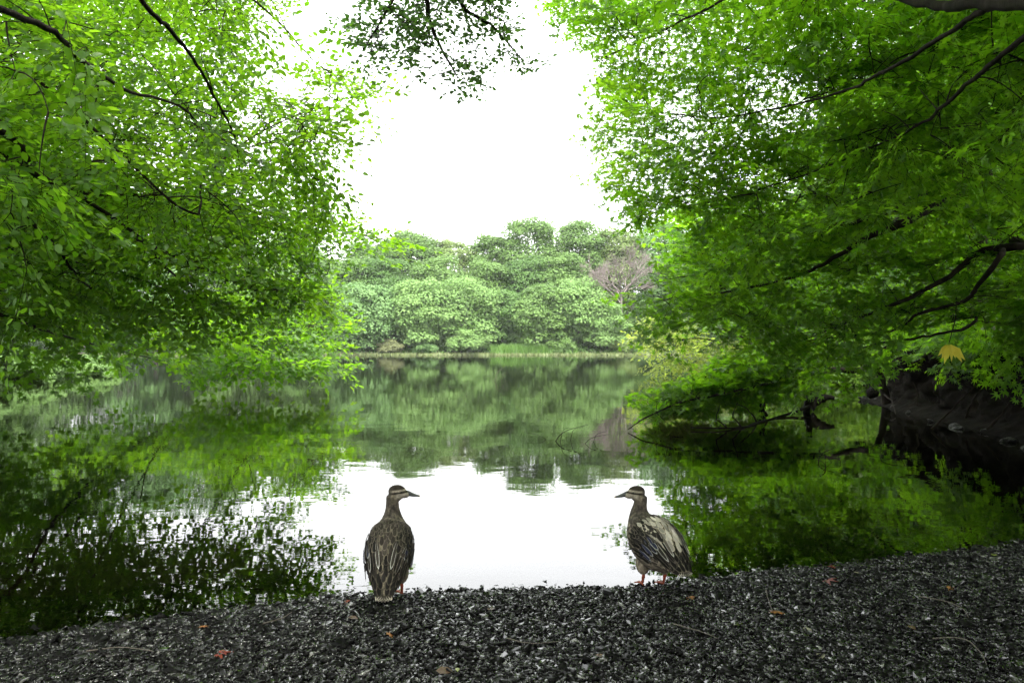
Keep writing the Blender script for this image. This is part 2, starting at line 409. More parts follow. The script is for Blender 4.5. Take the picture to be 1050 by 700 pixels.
def lerp(a, b, t): return a + (b - a) * t
def px_limb(pts, start=None, near=.72):
    P = [at(p[0], p[1], p[2] * (near + (1 - near) * i / (len(pts) - 1))) for i, p in enumerate(pts)]
    return ([np.array(start, float)] if start is not None else []) + P

# --- left bank: near broad-leaved tree over the upper left
LAo = [(-420, -420), (300, -420), (300, -60), (-70, -60), (-70, 230), (-420, 240)]
LA = [(-70, -60), (300, -60), (300, -10), (262, 30), (262, 95), (330, 75), (350, 55), (382, 85), (375, 115), (345, 140), (318, 150), (330, 168), (345, 185),
      (330, 230), (250, 250), (120, 240), (-70, 210)]
baseA = (-5.6, 3.2, ground_z(-5.6, 3.2).item())
canopy_tree('broadleaf_tree', 'tall broad-leaved tree at left whose bright boughs fill the upper left of the view', 'tree', baseA,
            [np.array(baseA) - (0, 0, .2), (-5.5, 3.3, 1.6), (-5.2, 3.5, 3.2), (-5.0, 3.8, 5.0), (-4.8, 4.2, 7.0)],
            [(px_limb([(60, -120, 5.9), (144, 0, 6.2), (176, 32, 6.4), (200, 64, 6.6), (224, 108, 6.9), (240, 140, 7.1), (246, 175, 7.3)], (-5.05, 3.7, 4.4)), .022, .006),
             (px_limb([(-120, -20, 5.0), (40, 25, 5.6), (75, 55, 5.9), (125, 90, 6.3), (180, 107, 6.8), (215, 135, 7.2), (260, 160, 7.6)], (-5.2, 3.5, 3.1)), .024, .006),
             (px_limb([(-100, 60, 6.5), (20, 70, 7.2), (190, 215, 7.9), (210, 180, 8.0), (262, 138, 8.2), (320, 110, 8.5)], (-5.1, 3.6, 3.9)), .017, .005),
             (px_limb([(-50, -200, 6.2), (120, -60, 7.5), (260, 0, 8.8), (320, 60, 9.2), (360, 90, 9.5)], (-4.95, 3.9, 5.4)), .022, .005),
             (px_limb([(-80, -330, 5.0), (40, -380, 6.0), (200, -330, 7.0), (270, -200, 8.0)], (-4.9, 4.0, 6.0)), .05, .01)],
            [dict(poly=LA, depth=lambda x, y, u: lerp(5.6, 10.5, u**.9) + np.clip(x, -400, 400) * .002, n=1200, L=(.45, .8), leaf=.066, layer=.45, tilt=(.30, .10), nside=7, nleaf=4, jit=.5),
             dict(poly=[(-70, -60), (60, -60), (90, 60), (110, 150), (80, 250), (20, 300), (-70, 310)], depth=lambda x, y, u: 4.3 + u * 1.6, n=85, L=(.35, .6), leaf=.078, layer=.4, tilt=(.30, .10)),
             dict(poly=[(-70, -60), (240, -60), (225, 40), (235, 110), (290, 180), (300, 235), (-70, 250)], depth=lambda x, y, u: 11.5 + u * 4, n=310, L=(.8, 1.2), leaf=.12),
             dict(poly=LAo, depth=lambda x, y, u: lerp(4.5, 10.5, u**.9), n=300, L=(.8, 1.3), leaf=.13),
             dict(box=((-7.5, -3, 4.6), (-.3, 4.4, 8)), n=360, L=(.8, 1.3), leaf=.15),  # unseen overhead leaves added to shade the shore
             dict(box=((-6, -3, 2.6), (-1.6, 1.9, 5)), n=160, L=(.8, 1.3), leaf=.15)],  # unseen low leaves added to shade the gravel at lower left
            OVATE, M_broad, seed=1, trunk_r=(.20, .09))

# --- left bank: tree with the low boughs drooping to the water
LB = [(-260, 130), (60, 160), (240, 205), (330, 215), (372, 236), (418, 242), (418, 254), (345, 262), (318, 275), (338, 300), (352, 330), (336, 372), (300, 372),
      (235, 366), (192, 372), (150, 352), (60, 330), (-260, 330)]
LBn = [(-260, 130), (60, 160), (240, 205), (330, 215), (372, 236), (418, 242), (418, 254), (345, 262), (318, 272), (325, 290), (328, 322), (250, 338), (150, 335), (60, 330), (-260, 318)]
LBf = [(60, 300), (200, 312), (325, 285), (340, 300), (354, 330), (338, 374), (300, 374), (235, 368), (192, 374), (150, 362), (60, 345)]
baseB = (-8.6, 5.6, ground_z(-8.6, 5.6).item())
canopy_tree('broadleaf_tree', 'broad-leaved tree on the left bank with low boughs drooping to just above the water', 'tree', baseB,
            [np.array(baseB) - (0, 0, .2), (-8.4, 5.8, 1.2), (-8.0, 6.0, 2.6), (-7.9, 6.3, 4.2)],
            [(px_limb([(-60, 120, 7.2), (36, 180, 8.2), (80, 200, 8.8), (148, 248, 10), (172, 276, 11), (208, 308, 14), (256, 348, 18.5), (272, 366, 20)], (-8.0, 6.0, 2.9)), .030, .008),
             (px_limb([(-90, 150, 7.0), (0, 200, 7.8), (24, 220, 8.2), (60, 256, 9), (80, 284, 9.6), (116, 316, 12.6), (160, 352, 17.5), (176, 364, 18.5)], (-8.1, 6.0, 2.4)), .026, .008),
             (px_limb([(-60, 100, 7.6), (0, 155, 8.2), (70, 195, 9.2), (150, 200, 9.6), (230, 210, 10.2), (300, 226, 10.8), (360, 238, 11.2), (404, 248, 11.6)], (-7.95, 6.2, 3.4)), .028, .006),
             (px_limb([(-120, 260, 8.5), (-30, 310, 9.5), (24, 330, 10.2), (52, 340, 12), (96, 353, 14.5), (132, 362, 16.5), (168, 370, 18.5)], (-8.35, 5.8, 1.6)), .032, .010),
             (px_limb([(150, 250, 10), (230, 285, 14), (300, 315, 19), (340, 345, 20)], at(148, 248, 9)), .022, .006)],
            [dict(poly=LBn, depth=lambda x, y, u: 7.2 + np.clip((x + 50) / 430, 0, 1) * 2.0 + u * 1.8, n=680, L=(.45, .85), leaf=.084, nside=7, nleaf=4, jit=.45, zmin=.35, layer=.42, tilt=(.30, .12)),
             dict(poly=LBf, depth=lambda x, y, u: np.clip(20.5 - (y - 315) * .085, 15, 20.5) + u * 2.0, n=430, L=(.8, 1.3), leaf=.14, zmin=.5, layer=.5, tilt=(.15, .08)),
             dict(poly=LBn, depth=lambda x, y, u: 10 + u * 8, n=330, L=(.6, .9), leaf=.10, zmin=.4)],
            OVATE, M_broad, seed=2, trunk_r=(.20, .10))

# --- left bank: shaded maple filling the dark left edge
LC = [(-500, 20), (60, 120), (130, 230), (140, 330), (85, 368), (-40, 378), (-500, 380)]
baseC = (-13.2, 12.5, ground_z(-13.2, 12.5).item())
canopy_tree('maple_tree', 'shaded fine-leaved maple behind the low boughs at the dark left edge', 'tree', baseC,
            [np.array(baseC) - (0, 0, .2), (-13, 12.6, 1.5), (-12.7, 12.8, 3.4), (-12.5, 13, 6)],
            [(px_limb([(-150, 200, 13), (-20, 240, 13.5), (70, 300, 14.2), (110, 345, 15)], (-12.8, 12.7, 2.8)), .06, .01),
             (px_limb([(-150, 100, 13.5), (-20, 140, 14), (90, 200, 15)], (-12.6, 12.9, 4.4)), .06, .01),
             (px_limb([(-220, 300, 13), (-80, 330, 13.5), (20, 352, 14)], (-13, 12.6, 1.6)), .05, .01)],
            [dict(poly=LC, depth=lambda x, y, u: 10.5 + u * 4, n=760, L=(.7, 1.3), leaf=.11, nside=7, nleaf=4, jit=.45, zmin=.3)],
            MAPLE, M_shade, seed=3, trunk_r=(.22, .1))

# --- right: maples
RAo = [(1500, -420), (560, -420), (566, -60), (1100, -60), (1100, 170), (1500, 160)]
RA = [(1100, -60), (566, -60), (572, 0), (590, 30), (618, 62), (625, 100), (612, 135), (632, 170), (632, 200), (668, 220), (722, 236), (800, 235), (1000, 180), (1100, 170)]
baseR = (4.9, 3.9, ground_z(4.9, 3.9).item())
canopy_tree('maple_tree', 'large green maple at right whose branches fill the upper right of the view', 'tree', baseR,
            [np.array(baseR) - (0, 0, .2), (4.85, 4.1, 1.5), (4.6, 4.4, 3.0), (4.3, 4.8, 4.8), (4.1, 5.2, 7)],
            [(px_limb([(1130, -12, 4.4), (1050, 0, 4.7), (1000, 2, 5.0), (951, 3, 5.4), (880, -20, 6.0), (800, -60, 6.8)], (4.55, 4.4, 3.2)), .06, .015),
             (px_limb([(1120, -30, 4.7), (1021, 4, 5.3), (983, 27, 5.6), (934, 58, 6.1), (893, 80, 6.5), (862, 94, 6.9), (800, 110, 7.6), (730, 120, 8.3), (650, 110, 9)], (4.5, 4.5, 3.4)), .024, .004),
             (px_limb([(1130, 0, 4.6), (1050, 40, 5.2), (1005, 76, 5.7), (969, 107, 6.2), (938, 130, 6.7), (850, 170, 7.6), (740, 205, 8.6), (660, 215, 9.3)], (4.65, 4.3, 2.8)), .022, .004),
             (px_limb([(1000, -90, 5.5), (860, -60, 6.8), (740, 0, 8), (660, 40, 9), (615, 60, 9.6)], (4.35, 4.8, 4.4)), .026, .005),
             (px_limb([(1100, -250, 5.2), (900, -300, 6.2), (720, -200, 7.5), (610, -60, 8.8)], (4.25, 4.9, 5.2)), .05, .007)],
            [dict(poly=RA, depth=lambda x, y, u: np.clip(9.0 - (x - 600) * .0075, 5.0, 9.2) + lerp(-.8, 3.4, u), n=1420, L=(.45, .85), leaf=.062, layer=.42, nside=7, nleaf=4, jit=.42),
             dict(poly=RAo, depth=lambda x, y, u: lerp(4.2, 11, u), n=280, L=(.8, 1.3), leaf=.12),
             dict(box=((.3, -3, 4.6), (8, 4.4, 8)), n=440, L=(.8, 1.3), leaf=.15),  # overhead leaves out of view, added to darken the foreground
             dict(box=((1.6, -3, 2.6), (6.5, 2.3, 5)), n=400, L=(.8, 1.3), leaf=.15)],  # low leaves out of view, added to darken the gravel at right
            MAPLE, M_maple, seed=4, trunk_r=(.2, .09))

RB = [(1300, 150), (1000, 190), (860, 225), (722, 240), (702, 272), (675, 292), (620, 312), (632, 323), (690, 326), (740, 345), (800, 370), (865, 376), (900, 350), (960, 330), (1300, 330)]
baseS = (6.85, 12.2, 1.0)
canopy_tree('maple_tree', 'leaning maple on top of the dark earth bank with layered boughs over the water', 'tree', baseS,
            [np.array(baseS) - (0, 0, .2), at(990, 320, 12), at(1004, 250, 11.6), at(1012, 170, 11.3), at(985, 60, 11), at(960, -80, 11)],
            [(px_limb([(1050, 250, 9.8), (1007, 258, 9.6), (973, 284, 9.2), (926, 308, 9.0), (900, 318, 9), (866, 332, 9.2), (820, 350, 9.6)], at(1006, 240, 11.5)), .045, .007),
             (px_limb([(1029, 256, 9.4), (1003, 293, 9.0), (986, 310, 8.9), (943, 321, 9), (917, 338, 9.2), (874, 344, 9.6), (800, 352, 10.2)], at(1003, 270, 11.6)), .03, .006),
             (px_limb([(943, 220, 9.8), (896, 241, 9.4), (857, 263, 9.4), (814, 284, 9.6), (740, 300, 10), (660, 310, 10.6)], at(1012, 180, 11.3)), .045, .006),
             (px_limb([(930, 210, 10), (850, 232, 9.6), (770, 250, 10), (710, 262, 10.6)], at(1010, 160, 11.3)), .035, .006),
             (px_limb([(1000, 330, 10.5), (950, 345, 10), (900, 352, 10), (860, 366, 10.4)], at(993, 310, 12)), .02, .006)],
            [dict(poly=RB, depth=lambda x, y, u: np.clip(9.4 - (x - 650) * .005, 6.8, 9.6) + lerp(-.5, 2.8, u), n=820, L=(.45, .85), leaf=.066, layer=.38, nside=7, nleaf=4, jit=.34, zmin=.3),
             dict(poly=[(900, 330), (1070, 322), (1070, 366), (985, 372), (905, 368)], depth=lambda x, y, u: 15 - (x - 900) * .04 - u * 1.5, n=60, L=(.4, .7), leaf=.075),
             dict(box=((6.6, 8, 2.8), (11, 14.5, 6.5)), n=140, L=(.8, 1.3), leaf=.13)],  # leaves added above the bank to keep it in shade
            MAPLE, M_maple, seed=5, trunk_r=(.15, .08), roots=6)

# low bough leaning from the water's edge
RC = [(660, 410), (700, 392), (740, 372), (800, 358), (850, 362), (840, 384), (795, 402), (750, 420), (700, 426), (664, 424)]
baseL = (6.9, 14.6, .2)
canopy_tree('maple_tree', 'small dark maple with one long low bough dipping its tip in the water', 'tree', baseL,
            [np.array(baseL) - (0, 0, .3), (6.6, 14.4, .7), at(880, 380, 13.6), at(850, 378, 13)],
            [([at(852, 380, 13), at(800, 390, 12.2), at(750, 402, 11.4), at(700, 412, 10.8), at(662, 428, 10.3), at(644, 440, 10.1)], .03, .006),
             ([at(852, 378, 13), at(780, 385, 12.4), at(720, 395, 11.6)], .02, .005)],
            [dict(poly=RC, depth=lambda x, y, u: np.clip(10.2 + (x - 650) * .012, 10, 13) + u * 1.1, n=400, L=(.35, .65), leaf=.066, nside=6, nleaf=4, jit=.40, zmin=.13, layer=.22, tilt=(-.12, .0))],
            MAPLE, M_maple, seed=6, trunk_r=(.07, .04))

# backing trees behind the bank
RD = [(1500, -100), (900, 40), (800, 140), (790, 260), (835, 340), (905, 352), (1500, 352)]
baseD = (12.5, 17.0, 1.0)
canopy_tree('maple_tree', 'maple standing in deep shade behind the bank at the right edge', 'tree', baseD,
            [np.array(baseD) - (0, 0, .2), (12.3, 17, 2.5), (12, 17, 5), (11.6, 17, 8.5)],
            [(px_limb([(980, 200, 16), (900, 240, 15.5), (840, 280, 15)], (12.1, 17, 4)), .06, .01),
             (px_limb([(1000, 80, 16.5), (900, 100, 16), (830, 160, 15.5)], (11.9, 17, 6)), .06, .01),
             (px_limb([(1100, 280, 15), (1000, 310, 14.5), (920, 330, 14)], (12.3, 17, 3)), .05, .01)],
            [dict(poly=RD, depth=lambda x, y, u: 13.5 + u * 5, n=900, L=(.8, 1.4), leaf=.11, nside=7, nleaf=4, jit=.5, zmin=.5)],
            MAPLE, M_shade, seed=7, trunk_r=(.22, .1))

# sprig hanging into the sky from a tree behind the viewer
TA = [(352, -160), (560, -160), (530, 5), (540, 30), (543, 68), (520, 72), (500, 62), (494, 85), (470, 95), (462, 80), (448, 66), (415, 72), (375, 72), (352, 60), (350, 20), (385, 8)]
baseT = (1.4, -2.6, .15)
canopy_tree('evergreen_tree', 'dark small-leaved tree overhead whose hanging spray stands out against the sky', 'tree', baseT,
            [np.array(baseT) - (0, 0, .2), (1.4, -2.5, 1.8), (1.2, -2.2, 3.6), (1.1, -2, 5.4)],
            [([(1.2, -2.2, 3.5), (.8, -.4, 4.4), (.3, 2, 4.8), at(440, -70, 5.2), at(437, 0, 5.6), at(448, 40, 5.8), at(470, 80, 6.0)], .05, .005),
             ([(.3, 2, 4.8), at(455, -80, 5.3), at(471, 0, 5.7), at(505, 26, 5.9), at(535, 60, 6.1)], .03, .005),
             ([(.3, 2, 4.8), at(420, -60, 5.2), at(395, 10, 5.6), at(372, 50, 5.9)], .02, .005)],
            [dict(poly=TA, depth=lambda x, y, u: 5.3 + u * 1.3, n=320, L=(.20, .34), leaf=.045, nside=6, nleaf=3, jit=.6),
             dict(box=((-4, -7, 1.2), (6, -3.2, 7)), n=500, L=(.9, 1.5), leaf=.16)],  # unseen leaves behind the viewer, added to block light from there
            OVATE, M_oak, seed=8, trunk_r=(.2, .1))

# unseen tree added on the headland to cover sky mirrored in the water
RE = [(690, 215), (760, 200), (830, 215), (860, 300), (800, 318), (740, 312), (696, 300)]
baseE = (12.2, 27.5, ground_z(12.2, 27.5).item())
canopy_tree('maple_tree', 'tall unseen maple added on the headland behind the layered right boughs', 'tree', baseE,
            [np.array(baseE) - (0, 0, .2), (12, 27.3, 2), (11.4, 27, 4.2), (10.8, 26.6, 6.5)],
            [([(11.6, 27, 3.6), (9.6, 26, 4.2), (7.6, 25, 4.0), (6.2, 24.4, 3.2)], .07, .012), ([(11.8, 27.2, 2.8), (9.8, 26.4, 3), (8, 25.6, 2.6)], .05, .012), ([(11, 26.8, 5.4), (9, 25.5, 6), (7.2, 24.6, 5.6)], .06, .012)],
            [dict(poly=RE, depth=lambda x, y, u: 22 + u * 4.5, n=330, L=(1.0, 1.6), leaf=.17, zmin=.5)], MAPLE, M_maple, seed=12, trunk_r=(.2, .1))

GB = [(800, 350), (850, 335), (908, 338), (908, 392), (880, 402), (835, 402), (800, 392)]
baseGB = (11.4, 24.5, ground_z(11.4, 24.5).item())
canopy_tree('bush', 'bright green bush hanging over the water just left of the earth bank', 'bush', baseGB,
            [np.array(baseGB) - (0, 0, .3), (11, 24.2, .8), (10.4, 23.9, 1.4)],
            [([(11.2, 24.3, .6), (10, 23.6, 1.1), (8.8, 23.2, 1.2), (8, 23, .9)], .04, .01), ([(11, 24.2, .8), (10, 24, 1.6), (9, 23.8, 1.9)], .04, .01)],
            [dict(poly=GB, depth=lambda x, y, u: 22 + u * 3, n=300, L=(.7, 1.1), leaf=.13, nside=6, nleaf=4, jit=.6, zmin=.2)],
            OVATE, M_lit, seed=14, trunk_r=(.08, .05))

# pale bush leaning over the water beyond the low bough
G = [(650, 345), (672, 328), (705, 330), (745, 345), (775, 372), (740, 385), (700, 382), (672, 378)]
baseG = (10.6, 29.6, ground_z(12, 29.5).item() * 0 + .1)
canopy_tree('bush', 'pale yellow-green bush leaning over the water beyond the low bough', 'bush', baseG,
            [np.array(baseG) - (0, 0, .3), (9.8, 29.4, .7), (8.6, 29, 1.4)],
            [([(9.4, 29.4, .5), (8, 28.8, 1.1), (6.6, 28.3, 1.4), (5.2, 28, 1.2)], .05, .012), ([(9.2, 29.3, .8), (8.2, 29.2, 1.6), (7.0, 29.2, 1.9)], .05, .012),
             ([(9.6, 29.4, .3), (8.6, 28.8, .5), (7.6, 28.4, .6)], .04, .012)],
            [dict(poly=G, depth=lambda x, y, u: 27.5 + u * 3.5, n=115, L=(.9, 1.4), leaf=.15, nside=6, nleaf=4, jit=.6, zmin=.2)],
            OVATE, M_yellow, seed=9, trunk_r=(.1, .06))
# ------------------------------------------------------------------ far shore
def far_crown(g, c, rx, rz, nl, per, leaf):
    """clumps of leaf-sized faces round a crown of several boughs"""
    zz = g.uniform(-.97, .9, nl); a = g.uniform(0, 6.28, nl); ra = np.sqrt(1 - np.abs(zz)**np.where(zz < 0, 5, 2.2))
    d = np.stack([np.cos(a) * ra, np.sin(a) * ra, zz], -1)
    rr = np.stack([g.uniform(.4, .88, nl)] * 2 + [np.full(nl, .9)], -1)
    lc = c + d * rr * (rx, rx, rz)
    lr = rx * g.uniform(.20, .42, nl)
    q = nrmz(g.normal(0, 1, (nl, per, 3))); q[..., 2] = np.where(q[..., 2] < -.25, -q[..., 2], q[..., 2])
    P = lc[:, None, :] + q * (lr[:, None, None] * g.uniform(.72, 1.08, (nl, per, 1))) * (1, 1, .72)
    nr = nrmz(q + (0, 0, .55) + g.normal(0, .45, q.shape))
    di = np.cross(nr, g.normal(0, 1, q.shape))
    r = np.clip(np.repeat(g.random(nl), per) * .6 + g.random(nl * per) * .4, 0, 1)
    # the crown's own dome, behind the boughs
    k = nl * per // 3; u = nrmz(g.normal(0, 1, (k, 3))); D = c + u * (rx, rx, rz) * g.uniform(.55, .86, (k, 1)) * np.array([1, 1, .95]); dn = nrmz(u + (0, 0, .4) + g.normal(0, .5, u.shape))
    P = np.vstack([P.reshape(-1, 3), D]); nr = np.vstack([nr.reshape(-1, 3), dn]); di = np.vstack([di.reshape(-1, 3), np.cross(dn, g.normal(0, 1, u.shape))])
    r = np.concatenate([r, g.random(k)])
    return P, di, nr, leaf * g.uniform(.6, 1.4, len(P)), r
CLUMP = tri_template([(-.5, 0, -.05), (-.1, .36, .03), (-.05, -.38, .04), (.55, .05, -.1), (.1, .0, .10)], [(0, 4, 1), (0, 2, 4), (4, 3, 1), (2, 3, 4)])
def fleaf(nm, a, b): return leaf_mat(nm, a, b, tuple(x * 1.5 for x in a), tuple(x * 1.5 for x in b), .3, .6, .2)
FT = [fleaf('far_leaf_mid', (.078, .145, .036), (.125, .215, .055)), fleaf('far_leaf_dark', (.055, .115, .028), (.09, .17, .040)),
      fleaf('far_leaf_pale', (.115, .21, .058), (.17, .275, .082)), fleaf('far_leaf_yellow', (.11, .17, .05), (.16, .22, .065)), fleaf('far_leaf_bluish', (.095, .185, .058), (.14, .24, .08))]
def far_tree(px, d, top, wpx, tint, label, seed, name='broadleaf_tree', cat='tree', skirt=.0, group='trees of the wood across the lake'):
    g = np.random.default_rng(1000 + seed)
    x = (px - 525) / FPX * d; z0 = ground_z(np.array([x]), np.array([d]))[0]
    h = CAMZ - (top - HOR) / FPX * d - z0; wd = wpx * (1.22 if d > 145 else 1.10) / FPX * d
    root = empty(name, (x, d, z0), label, cat, group)
    rx = wd / 2; zc = z0 + h * (skirt + 1) / 2; rz = h * (1 - skirt) / 2
    V, F = tube([(x, d, z0 - .3), (x + .1, d, z0 + h * .3), (x - .1, d, z0 + h * .8)], .02 * h + .04, .05, 8, 12); b = MB(); b.add(V, F)
    b.build('trunk', M_farbark, root, True)
    lb = MB()
    for k in range(6):
        a = g.uniform(0, 6.28); s = z0 + h * g.uniform(.2, .5)
        V, F = tube([(x, d, s), (x + math.cos(a) * rx * .4, d + math.sin(a) * rx * .4, s + h * .12), (x + math.cos(a) * rx * .75, d + math.sin(a) * rx * .75, s + h * .25)], .009 * h + .02, .03, 5, 8); lb.add(V, F)
    lb.build('limbs', M_farbark, root, True)
    nl = int(np.clip(24 + rx * rz * 1.8, 18, 120)); per = int(np.clip(150 + 2500 / nl, 160, 260))
    V, F, r = leaf_mesh(CLUMP, *far_crown(g, np.array([x, d, zc]), rx, rz, nl, per, float(np.clip(.13 + rx * .042, .18, .40))))
    mesh_obj('crown', V, F, FT[tint], root, attrs={'rnd': r})
    return root
FAR = [  # px, d, top, width, tint, label
 (375, 124, 292, 72, 4, 'spreading pale bluish tree at the far waterline, just right of the left boughs'),
 (432, 125, 286, 68, 2, 'pale round tree at the far waterline above the tan shrub'),
 (478, 126, 284, 66, 2, 'broad pale tree at the far waterline behind the low dome-shaped bush'),
 (553, 125, 290, 62, 0, 'tree at the far waterline behind the bright reed bed'),
 (592, 126, 286, 62, 2, 'pale spreading tree at the far waterline, left of the leafless tree'),
 (622, 124, 308, 48, 2, 'low pale tree at the far waterline directly below the leafless tree'),
 (668, 125, 304, 44, 0, 'tree at the far waterline behind the tips of the right maple'),
 (520, 128, 296, 50, 1, 'dark narrow tree squeezed in behind the reed bed of the far waterline'),
 (404, 131, 282, 50, 1, 'dark tree in the gap between the two pale trees nearest the left boughs'),
 (350, 134, 264, 62, 0, 'mid-height tree of the far wood partly covered by the left boughs'),
 (392, 136, 262, 58, 1, 'dark mid-height tree of the far wood below the leftmost skyline crown'),
 (446, 137, 262, 62, 0, 'mid-height tree of the far wood below the dip in the skyline'),
 (500, 137, 264, 56, 0, 'mid-height tree of the far wood left of the tallest crown'),
 (540, 138, 262, 58, 1, 'mid-height tree of the far wood right beneath the tallest crown'),
 (578, 138, 258, 56, 0, 'mid-height tree of the far wood touching the leafless tree from the left'),
 (676, 139, 262, 50, 1, 'dark mid-height tree of the far wood just right of the leafless tree'),
 (375, 150, 246, 52, 0, 'skyline tree of the far wood nearest the left boughs'),
 (422, 151, 233, 62, 0, 'rounded skyline tree of the far wood left of the skyline dip'),
 (462, 152, 243, 48, 3, 'lower yellowish skyline tree filling the dip in the far wood'),
 (503, 152, 238, 46, 0, 'skyline tree leaning against the left side of the tallest crown'),
 (542, 150, 220, 62, 0, 'tallest domed tree on the skyline of the far wood'),
 (594, 152, 222, 56, 0, 'second tallest domed tree on the skyline, right of the tallest'),
 (632, 153, 232, 54, 3, 'skyline tree of the far wood rising right above the leafless tree'),
 (678, 152, 222, 56, 4, 'skyline tree seen through the left edge of the right maple'),
 (300, 125, 226, 70, 2, 'pale far tree showing through the left boughs close to their tip'),
 (300, 146, 252, 80, 0, 'tall far tree mostly hidden by the tip of the left boughs'),
 (235, 124, 213, 78, 0, 'far waterline tree glimpsed through the middle of the left boughs'),
 (160, 123, 198, 84, 4, 'far waterline tree showing under the lowest left bough'),
 (85, 122, 186, 84, 2, 'far waterline tree in the gap beneath the shaded left maple'),
 (205, 146, 195, 100, 1, 'tall far tree hidden behind the middle of the left boughs'),
 (10, 123, 190, 100, 0, 'far waterline tree at the extreme left edge'),
 (730, 124, 235, 70, 2, 'far tree hidden behind the pale bush and the right maple'),
 (735, 148, 240, 90, 0, 'tall far tree hidden behind the layered right boughs'),
 (800, 124, 232, 90, 0, 'far waterline tree glimpsed left of the dark stump'),
 (880, 122, 232, 90, 2, 'far waterline tree behind the end of the dark earth bank')]
for i, (px, d, top, wp, ti, lab) in enumerate(FAR): far_tree(px, d, top, wp, ti, lab, i)
far_tree(482, 122.8, 338, 44, 2, 'low dome-shaped bush at the far water edge', 60, 'bush', 'bush', .0, None)
far_tree(436, 122.6, 350, 26, 4, 'small green bush between the tan shrub and the dome-shaped bush', 61, 'bush', 'bush', .0, None)
far_tree(575, 123.0, 348, 30, 0, 'small green bush at the right end of the reed bed', 62, 'bush', 'bush', .0, None)
far_tree(640, 122.6, 346, 26, 3, 'small yellowish bush on the far waterline left of the pale leaning bush', 63, 'bush', 'bush', .0, None)
FT.append(fleaf('tan_shrub_leaf', (.14, .16, .07), (.20, .22, .10)))
far_tree(401, 122.4, 349, 26, 5, 'tan dry shrub at the far water edge', 64, 'shrub', 'shrub', .0, None)

# leafless grey tree
def dead_tree():
    g = np.random.default_rng(4); d = 125.5; px, top, bot = 637, 247, 312
    x = (px - 525) / FPX * d; z0 = ground_z(np.array([x]), np.array([d]))[0]; ztop = CAMZ - (top - HOR) / FPX * d
    root = empty('dead_tree', (x, d, z0), 'leafless grey tree standing out in the far wood', 'tree')
    V, F = tube([(x, d, z0 - .3), (x + .1, d - .1, z0 + 3), (x, d, z0 + (ztop - z0) * .55)], .24, .15, 8, 12); b = MB(); b.add(V, F); b.build('trunk', M_dead, root, True)
    A, Bq, R0 = [], [], []
    def grow(p, v, ln, r, lev):
        q = p + v * ln; A.append(p); Bq.append(q); R0.append(r)
        if lev == 0: return
        for k in range(3 if lev > 2 else 4):
            nv = nrmz(v + g.normal(0, .48, 3) + np.array([0, 0, .10])); grow(p + v * ln * g.uniform(.5, 1), nv, ln * g.uniform(.6, .85), r * .6, lev - 1)
    p0 = np.array([x, d, z0 + (ztop - z0) * .45])
    for k in range(7):
        a = k * .9; grow(p0 + (0, 0, g.uniform(-.5, 1.6)), nrmz(np.array([math.cos(a) * .9, math.sin(a) * .9, .8])), (ztop - z0) * .19, .14, 5)
    P = np.stack([A, Bq], 1); R_ = np.array(R0)
    V, F = batch_tubes(P, np.stack([R_, R_ * .7], 1), 3); mesh_obj('branches', V, F, M_dead, root)
dead_tree()

# reed bed and low growth along the far waterline
def blades(n, xf, yf, h, wdt, g):
    x = xf(g, n); y = yf(g, n); z = np.maximum(ground_z(x, y), 0)
    hh = h * g.uniform(.5, 1.2, n); a = g.uniform(0, 6.28, n); lean = g.normal(0, .25, (n, 2)) * hh[:, None]
    b = np.stack([x, y, z - .05], -1); s = np.stack([np.cos(a), np.sin(a), 0 * a], -1) * wdt
    t = b + np.stack([lean[:, 0], lean[:, 1], hh], -1)
    V = np.stack([b - s, b + s, (b + t) / 2 + s * .8 - (0, 0, 0), t], 1).reshape(-1, 3)
    F = (np.array([[0, 1, 2], [0, 2, 3]])[None] + (np.arange(n) * 4)[:, None, None]).reshape(-1, 3)
    return V, F, np.repeat(g.random(n), 4)
g = np.random.default_rng(3)
V, F, r = blades(3500, lambda g, n: g.normal(545, 20, n).clip(505, 590) * 122 / FPX - 525 * 122 / FPX, lambda g, n: g.uniform(121.4, 123.6, n), 1.5, .10, g)
M_reed = leaf_mat('reed_leaf', (.10, .20, .04), (.15, .27, .06), (.2, .4, .06), (.28, .5, .1), .35)
tag(mesh_obj('reed_bed', V, F, M_reed, attrs={'rnd': r}), 'bright green reed bed along the far waterline', 'reeds', kind='stuff')
V, F, r = blades(14000, lambda g, n: g.uniform(-75, 62, n), lambda g, n: 120.3 + g.uniform(0, 2.6, n), .42, .13, g)
M_verge = leaf_mat('verge_leaf', (.13, .18, .06), (.22, .25, .11), (.2, .3, .07), (.3, .37, .12), .3)
tag(mesh_obj('grass_verge', V, F, M_verge, attrs={'rnd': r}), 'pale grass fringe at the foot of the far wood', 'grass', kind='stuff')
# ------------------------------------------------------------------ damp summer air over the lake
bm = bmesh.new(); bmesh.ops.create_cube(bm, size=1); me = bpy.data.meshes.new('haze'); bm.to_mesh(me); bm.free()
hz = bpy.data.objects.new('haze', me); COL.objects.link(hz); hz.scale = (2000, 2600, 41); hz.location = (0, 300, 17.5)
m, n, o = new_mat('haze'); pv = N(n, 'ShaderNodeVolumePrincipled'); pv.inputs['Color'].default_value = (.95, .98, 1, 1); pv.inputs['Density'].default_value = .00014
n.links.new(pv.outputs[0], o.inputs['Volume']); me.materials.append(m); tag(hz, 'pale humid air softening the far wood', 'haze', kind='stuff')
